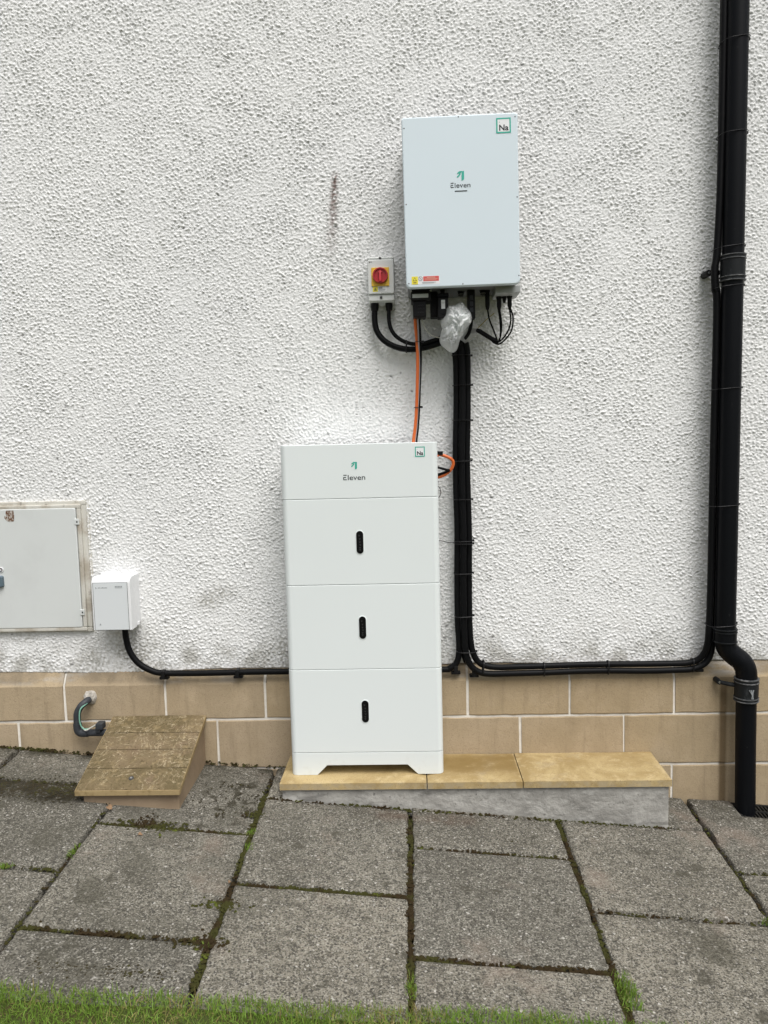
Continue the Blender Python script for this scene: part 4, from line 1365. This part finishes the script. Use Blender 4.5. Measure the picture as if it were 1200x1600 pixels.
for x, z in ((-.880, .349), (-.618, .349), (.142, .352), (.205, .341), (.972, .348)):
    bm = B()
    add_box(bm, x - .016, x + .016, -.046, -.026, z - .004, z + .006, .002)
    add_box(bm, x - .007, x + .007, -.0575, -.030, z - .001, z + .030, .004)
    part('cable_clip', bm, 'black_pl', cb)

# the isolator's leads
il = tag(empty('isolator_lead', (-.04, -.05, 1.46)), 'pair of black cables looping from the isolator towards the cable bundle', 'cables')
part('cable', tube(B(), [(-.1062, -.045, 1.598), (-.1075, -.046, 1.560), (-.101, -.047, 1.524), (-.078, -.048, 1.492), (-.040, -.048, 1.470), (.006, -.048, 1.460), (.053, -.049, 1.464), (.095, -.052, 1.474), (.140, -.06, 1.49), (.16, -.07, 1.51)], .0098, 12), 'cable', il)
part('cable', tube(B(), [(-.0585, -.045, 1.598), (-.060, -.048, 1.557), (-.051, -.051, 1.522), (-.027, -.054, 1.495), (.007, -.056, 1.479), (.043, -.057, 1.476), (.081, -.058, 1.485), (.115, -.062, 1.496), (.15, -.07, 1.51)], .0066, 10), 'cable', il)
ring_tie((-.004, -.052, 1.4675), .0180, .0165, True, .05, il, ax='x')
# leads from the inverter to the battery
bl = tag(empty('power_lead', (.022, -.09, 1.15)), 'orange cable with black and grey cables dropping from the inverter to the battery stack', 'cables')
part('orange_cable', tube(B(), [(.026, -.13, 1.56), (.0275, -.115, 1.518), (.031, -.098, 1.477), (.032, -.092, 1.426), (.029, -.09, 1.343), (.0245, -.09, 1.259), (.019, -.09, 1.201), (.012, -.09, 1.148), (.01, -.09, 1.06)], .0053, 10), 'orange', bl)
part('black_cable', tube(B(), [(.037, -.125, 1.56), (.0405, -.105, 1.509), (.042, -.086, 1.457), (.041, -.08, 1.406), (.036, -.08, 1.322), (.0325, -.08, 1.259), (.027, -.08, 1.196), (.021, -.08, 1.148), (.02, -.08, 1.06)], .0046, 10), 'cable', bl)
part('grey_cable', tube(B(), [(.035, -.135, 1.562), (.0355, -.118, 1.509), (.0365, -.097, 1.457), (.0375, -.0875, 1.395), (.0335, -.0885, 1.322), (.0295, -.088, 1.259), (.024, -.088, 1.198), (.0175, -.088, 1.148), (.017, -.088, 1.06)], .0022, 8), 'grey_wire', bl)
ring_tie((.0285, -.086, 1.2665), .0105, .0095, True, .02, bl, r=.0011)
ring_tie((.036, -.094, 1.478), .0108, .0115, True, .02, bl, r=.0011)
wv = single('pale_wire', tube(B(), [(.046, -.13, 1.566), (.050, -.12, 1.538), (.062, -.11, 1.513), (.078, -.10, 1.498), (.097, -.095, 1.491), (.12, -.09, 1.489)], .0017, 6), 'pale_wire', (.05, -.12, 1.49))
tag(wv, 'thin pale wire curving from the black plug to the plastic bag', 'wire')
yw_ = single('yellow_wire', tube(B(), [(.20, -.075, 1.50), (.233, -.065, 1.522), (.262, -.07, 1.548), (.285, -.08, 1.565)], .0014, 6), 'yellow_wire', (.24, -.07, 1.50))
tag(yw_, 'thin dull yellow wire slanting behind the plastic bag', 'wire')
sl_ = tag(empty('signal_lead', (.298, -.085, 1.468)), 'thin black wires looping from the glands under the right end of the inverter', 'wires')
for pth in ([(.260, -.11, 1.575), (.266, -.105, 1.543), (.279, -.095, 1.512), (.289, -.088, 1.487), (.293, -.084, 1.471), (.284, -.082, 1.474)],
            [(.295, -.11, 1.572), (.300, -.105, 1.540), (.303, -.095, 1.505), (.300, -.088, 1.478), (.290, -.084, 1.467), (.278, -.082, 1.478)],
            [(.299, -.112, 1.572), (.305, -.105, 1.530), (.304, -.095, 1.497), (.296, -.088, 1.472), (.284, -.084, 1.470), (.272, -.082, 1.484)],
            [(.330, -.11, 1.574), (.335, -.105, 1.541), (.330, -.095, 1.511), (.314, -.088, 1.485), (.296, -.084, 1.472), (.276, -.082, 1.482)],
            [(.333, -.112, 1.574), (.342, -.107, 1.545), (.338, -.098, 1.506), (.320, -.09, 1.480), (.300, -.085, 1.465), (.282, -.083, 1.470), (.268, -.082, 1.486)]):
    part('wire', tube(B(), pth, .0027, 8), 'cable', sl_)
part('sleeve', tube(B(), [(.292, -.083, 1.474), (.275, -.082, 1.483), (.252, -.08, 1.498), (.230, -.078, 1.511), (.205, -.076, 1.508), (.185, -.075, 1.50)], .0074, 10), 'cable', sl_)
part('black_cable', tube(B(), [(.207, -.117, 1.545), (.206, -.112, 1.525), (.199, -.10, 1.500), (.185, -.09, 1.482), (.170, -.08, 1.47)], .0058, 10), 'cable', sl_)

# ------------------------------------------------------------------ crumpled plastic bag
def bag():
    bm = B()
    nr, na = 34, 120
    def R_(a):
        return .060 + .014 * math.cos(2 * a - 2.1) + .007 * math.sin(3 * a + .6) + .004 * math.sin(7 * a)
    def pt(rr, a, side):
        r0 = R_(a)
        x, z = r0 * rr * math.cos(a) * .84, r0 * rr * math.sin(a) * 1.08
        bul = math.sqrt(max(0, 1 - rr ** 2.2)) * (.050 if side < 0 else .018)
        q = Vector((x * 34, z * 34, side * 3.7))
        w1 = mnoise.noise_vector(q)
        ridge = (1 - abs(mnoise.noise(q * 1.0 + w1 * .9)) * 2.4) * .014 + (1 - abs(mnoise.noise(q * 1.9 + w1 * 1.4)) * 2.4) * .008 + (1 - abs(mnoise.noise(q * 4.1 + w1)) * 2.4) * .003
        k = min(1, (1 - rr) * 4 + .12)
        return Vector((.150 + x + w1.x * .011 * k, -.140 + side * bul + (ridge if side > 0 else -ridge) * k + w1.y * .008 * k, 1.520 + z + w1.z * .011 * k))
    for side in (-1, 1):
        c = bm.verts.new(pt(0, 0, side))
        prev = None
        for i in range(1, nr + 1):
            row = [bm.verts.new(pt(i / nr, 2 * math.pi * k / na, side)) for k in range(na)]
            for k in range(na):
                if prev is None:
                    bm.faces.new((c, row[k], row[(k + 1) % na]))
                else:
                    bm.faces.new((prev[k], row[k], row[(k + 1) % na], prev[(k + 1) % na]))
            prev = row
    # a loose flap hanging behind on the right
    n1, n2 = 16, 20
    g = []
    for i in range(n1 + 1):
        row = []
        for j in range(n2 + 1):
            u, v = i / n1, j / n2
            wd = math.sin(math.pi * min(1, v * .92 + .06)) ** .7
            x = .168 + .064 * u * wd
            z = 1.470 + .094 * v + .014 * (1 - u)
            y = -.080 + .010 * mnoise.noise((x * 40, z * 40, 5)) - .014 * math.sin(u * 3.0)
            row.append(bm.verts.new((x, y, z)))
        g.append(row)
    for i in range(n1):
        for j in range(n2):
            bm.faces.new((g[i][j], g[i + 1][j], g[i + 1][j + 1], g[i][j + 1]))
    # the twisted neck of the bag
    nk = []
    for i in range(12):
        t = i / 11
        c = Vector((.168 + .030 * t, -.190 - .004 * math.sin(t * 3), 1.528 + .008 * t))
        row = []
        for k in range(16):
            a = 2 * math.pi * k / 16
            rr = (.017 * (1 - t) ** 1.3 + .0065 + (.006 * max(0, t - .75) * 4)) * (1 + .35 * math.sin(5 * a + t * 4))
            row.append(bm.verts.new(c + Vector((rr * .25 * math.cos(a), rr * math.cos(a), rr * math.sin(a)))))
        nk.append(row)
    for a, b in zip(nk[:-1], nk[1:]):
        for k in range(16):
            bm.faces.new((a[k], a[(k + 1) % 16], b[(k + 1) % 16], b[k]))
    o = single('plastic_bag', bm, 'polythene', (.15, -.11, 1.445), 50)
    at = o.data.attributes.new('film', 'FLOAT', 'POINT')       # single film at the rim, many folds in the middle
    vals = []
    for v in o.data.vertices:
        d = math.hypot((v.co.x - .008) / .040, (v.co.z - .078) / .042)
        vals.append(.62 if v.co.x > .045 and v.co.y > .0 else max(.03, min(.58, (d - .5) * .7)))
    at.data.foreach_set('value', vals)
    tag(o, 'crumpled translucent white plastic bag stuffed among the cables under the inverter', 'bag')
bag()

# ------------------------------------------------------------------ downpipe and drain
dpz = tag(empty('downpipe', (1.113, -.085, -.125)), 'black plastic rainwater downpipe with an offset bend at the plinth', 'downpipe')
PR = .0333
part('pipe', tube(B(), [(1.060, -.085, 5.1), (1.0505, -.085, 2.5), (1.0470, -.085, 1.6), (1.0415, -.085, .515)], PR, 28, 4), 'pipe', dpz, 60)
# upper coupling
zc0, zc1 = 1.640, 1.722
bm = B(); lathe(bm, (1.0475, -.085, zc0), (0, 0, 1), [(0, PR + .0005), (0, PR + .004), (.082, PR + .005), (.082, PR + .0005)], 28); cp = part('coupling', bm, 'pipe_worn', dpz)
for zz in (.002, .014, .070, .081):
    bm = B(); lathe(bm, (1.0475, -.085, zc0 + zz - .0022), (0, 0, 1), [(0, PR + .003), (.0008, PR + .0072), (.0036, PR + .0072), (.0044, PR + .003)], 28); part('coupling_ring', bm, 'ring', cp)
bm = B()
add_box(bm, .984, 1.02, -.055, -.040, 1.668, 1.684, .003)
lathe(bm, (.984, -.030, 1.676), (0, -1, 0), [(-.02, .011), (.022, .011), (.026, .009)], 16)
bk = part('bracket', bm, 'black_pl', dpz)
bm = B(); lathe(bm, (.984, -.0565, 1.676), (0, -1, 0), [(0, .0042), (.0015, .0038), (.0017, .001)], 10); part('bracket_screw', bm, 'metal', bk)
# bend
bz = [(1.0415, -.085, .520), (1.0415, -.085, .492), (1.0425, -.085, .462), (1.051, -.085, .434), (1.072, -.086, .412), (1.094, -.088, .394), (1.108, -.09, .370), (1.1125, -.09, .342), (1.113, -.09, .322)]
part('offset_bend', tube(B(), bz, PR + .0008, 28, 6), 'pipe', dpz, 60)
bm = B(); lathe(bm, (1.0415, -.085, .459), (0, 0, 1), [(0, PR + .001), (.002, PR + .0035), (.045, PR + .0035), (.046, PR)], 28); cp2 = part('coupling', bm, 'pipe', dpz)
for zz in (.003, .036, .045):
    bm = B(); lathe(bm, (1.0415, -.085, .459 + zz - .002), (0, 0, 1), [(0, PR + .003), (.0008, PR + .006), (.0032, PR + .006), (.004, PR + .003)], 28); part('coupling_ring', bm, 'pipe_worn', cp2)
bm = B(); lathe(bm, (1.113, -.09, .258), (0, 0, 1), [(0, PR), (.001, PR + .004), (.077, PR + .005), (.078, PR)], 28); cp3 = part('coupling', bm, 'pipe_worn', dpz)
for zz in (.002, .012, .066, .077):
    bm = B(); lathe(bm, (1.113, -.09, .258 + zz - .002), (0, 0, 1), [(0, PR + .003), (.0008, PR + .0068), (.0034, PR + .0068), (.0042, PR + .003)], 28); part('coupling_ring', bm, 'ring', cp3)
bm = B()
for k in range(5):
    x0 = 1.117 + random.gauss(0, .003)
    tube(bm, [(x0, -.1285 - .0002 * k, .275), (x0 + random.gauss(0, .002), -.1288 - .0002 * k, .29), (x0 + random.gauss(0, .006), -.1286 - .0002 * k, .306)], .0011, 5, 3)
part('paint_drip', bm, 'faint', cp3)
bm = B()
tube(bm, [(1.085, -.085, .309), (1.060, -.075, .311), (1.040, -.062, .313), (1.034, -.045, .314)], .0075, 8)
lathe(bm, (1.034, -.028, .314), (0, -1, 0), [(-.005, .0095), (.034, .0095), (.037, .008)], 14)
bk2 = part('bracket', bm, 'pipe_worn', dpz)
bm = B(); lathe(bm, (1.034, -.0655, .314), (0, -1, 0), [(0, .0042), (.0015, .0038), (.0017, .001)], 10); part('bracket_screw', bm, 'metal', bk2)
part('lower_pipe', tube(B(), [(1.113, -.09, .27), (1.114, -.09, .1), (1.1165, -.09, -.15)], PR - .0008, 28, 4), 'pipe', dpz, 60)
for z, tl_ in ((2.375, .12), (2.095, .08), (1.747, .10), (1.624, .10), (1.30, .06), (.92, .05), (.52, .06)):
    xx = 1.0415 + (z - .515) * .0045 + PR
    cl = float(np.interp(z, [.54, 1.1, 1.55, 1.75, 2.0, 2.5], [.994, .998, 1.002, 1.000, 1.008, 1.013])) - RC
    ring_tie(((xx + cl) / 2, -.080, z), (xx - cl) / 2 + .0012, .0400, True, tl_, dpz, r=.0009, flatw=.0016)

gd = tag(empty('drain_grate', (1.20, -.085, G(1.2, -.085))), 'black slotted drain grate in the paving at the foot of the downpipe', 'drain')
DX0, DX1, DY0, DY1 = 1.0885, 1.315, -.1365, -.036
def gz(x, y, h): return (x, y, G(x, y) + h)
bm = B()
for q in ((DX0, DX1, DY0, DY0 + .008), (DX0, DX1, DY1 - .008, DY1), (DX0, DX0 + .008, DY0 + .008, DY1 - .008), (DX1 - .008, DX1, DY0 + .008, DY1 - .008), (DX0 + .008, DX1 - .008, -.090, -.083)):
    t = bmesh.new()
    add_box(t, q[0], q[1], q[2], q[3], -.028, -.006, .001)
    for v in t.verts: v.co.z += G(v.co.x, v.co.y)
    merge(bm, t)
part('grate_frame', bm, 'drain', gd)
nb = 17
for k in range(nb):
    x = DX0 + .014 + (DX1 - DX0 - .028) * k / (nb - 1)
    bm = B()
    t = bmesh.new()
    add_box(t, x - .0032, x + .0032, DY0 + .0085, DY1 - .0085, -.022, -.0075, .0008)
    for v in t.verts: v.co.z += G(v.co.x, v.co.y)
    merge(bm, t)
    part('grate_bar', bm, 'drain', gd)
bm = B()
t = bmesh.new(); add_box(t, DX0 + .001, DX1 - .001, DY0 + .001, DY1 - .001, -.034, -.030)
for v in t.verts: v.co.z += G(v.co.x, v.co.y)
merge(bm, t)
part('drain_well', bm, 'dark_slot', gd)
# slab filling the wall side to the right of the grate stays outside the picture

# ------------------------------------------------------------------ fallen leaves
def leaf(x, y, s, rot, label, mat='leaf'):
    bm = B()
    n = 8
    L_, R2 = [], []
    mid = []
    for k in range(n + 1):
        t = k / n
        wd = s * .32 * math.sin(math.pi * t ** .8) + .0002
        cz = .0035 + .004 * math.sin(t * 3) + .003 * t
        mid.append(bm.verts.new((s * (t - .5), 0, cz)))
        L_.append(bm.verts.new((s * (t - .5), wd, cz + .003 * math.sin(t * 5) + .002)))
        R2.append(bm.verts.new((s * (t - .5), -wd, cz + .004 * math.cos(t * 4))))
    for k in range(n):
        bm.faces.new((mid[k], mid[k + 1], L_[k + 1], L_[k]))
        bm.faces.new((R2[k], R2[k + 1], mid[k + 1], mid[k]))
    bmesh.ops.rotate(bm, verts=bm.verts, cent=(0, 0, 0), matrix=Matrix.Rotation(rot, 3, 'Z'))
    bmesh.ops.translate(bm, verts=bm.verts, vec=(x, y, G(x, y)))
    tag(single('fallen_leaf', bm, mat, (x, y, G(x, y))), label, 'leaf', 'fallen leaves on the paving')
leaf(-.955, -.392, .026, -.5, 'curled brown leaf lying against the front of the stone hatch')
leaf(-.812, -.525, .013, .4, 'small pale brown leaf on the slab in front of the stone hatch')
leaf(-.505, -.715, .010, 1.2, 'tiny reddish leaf on the slab edge left of centre')
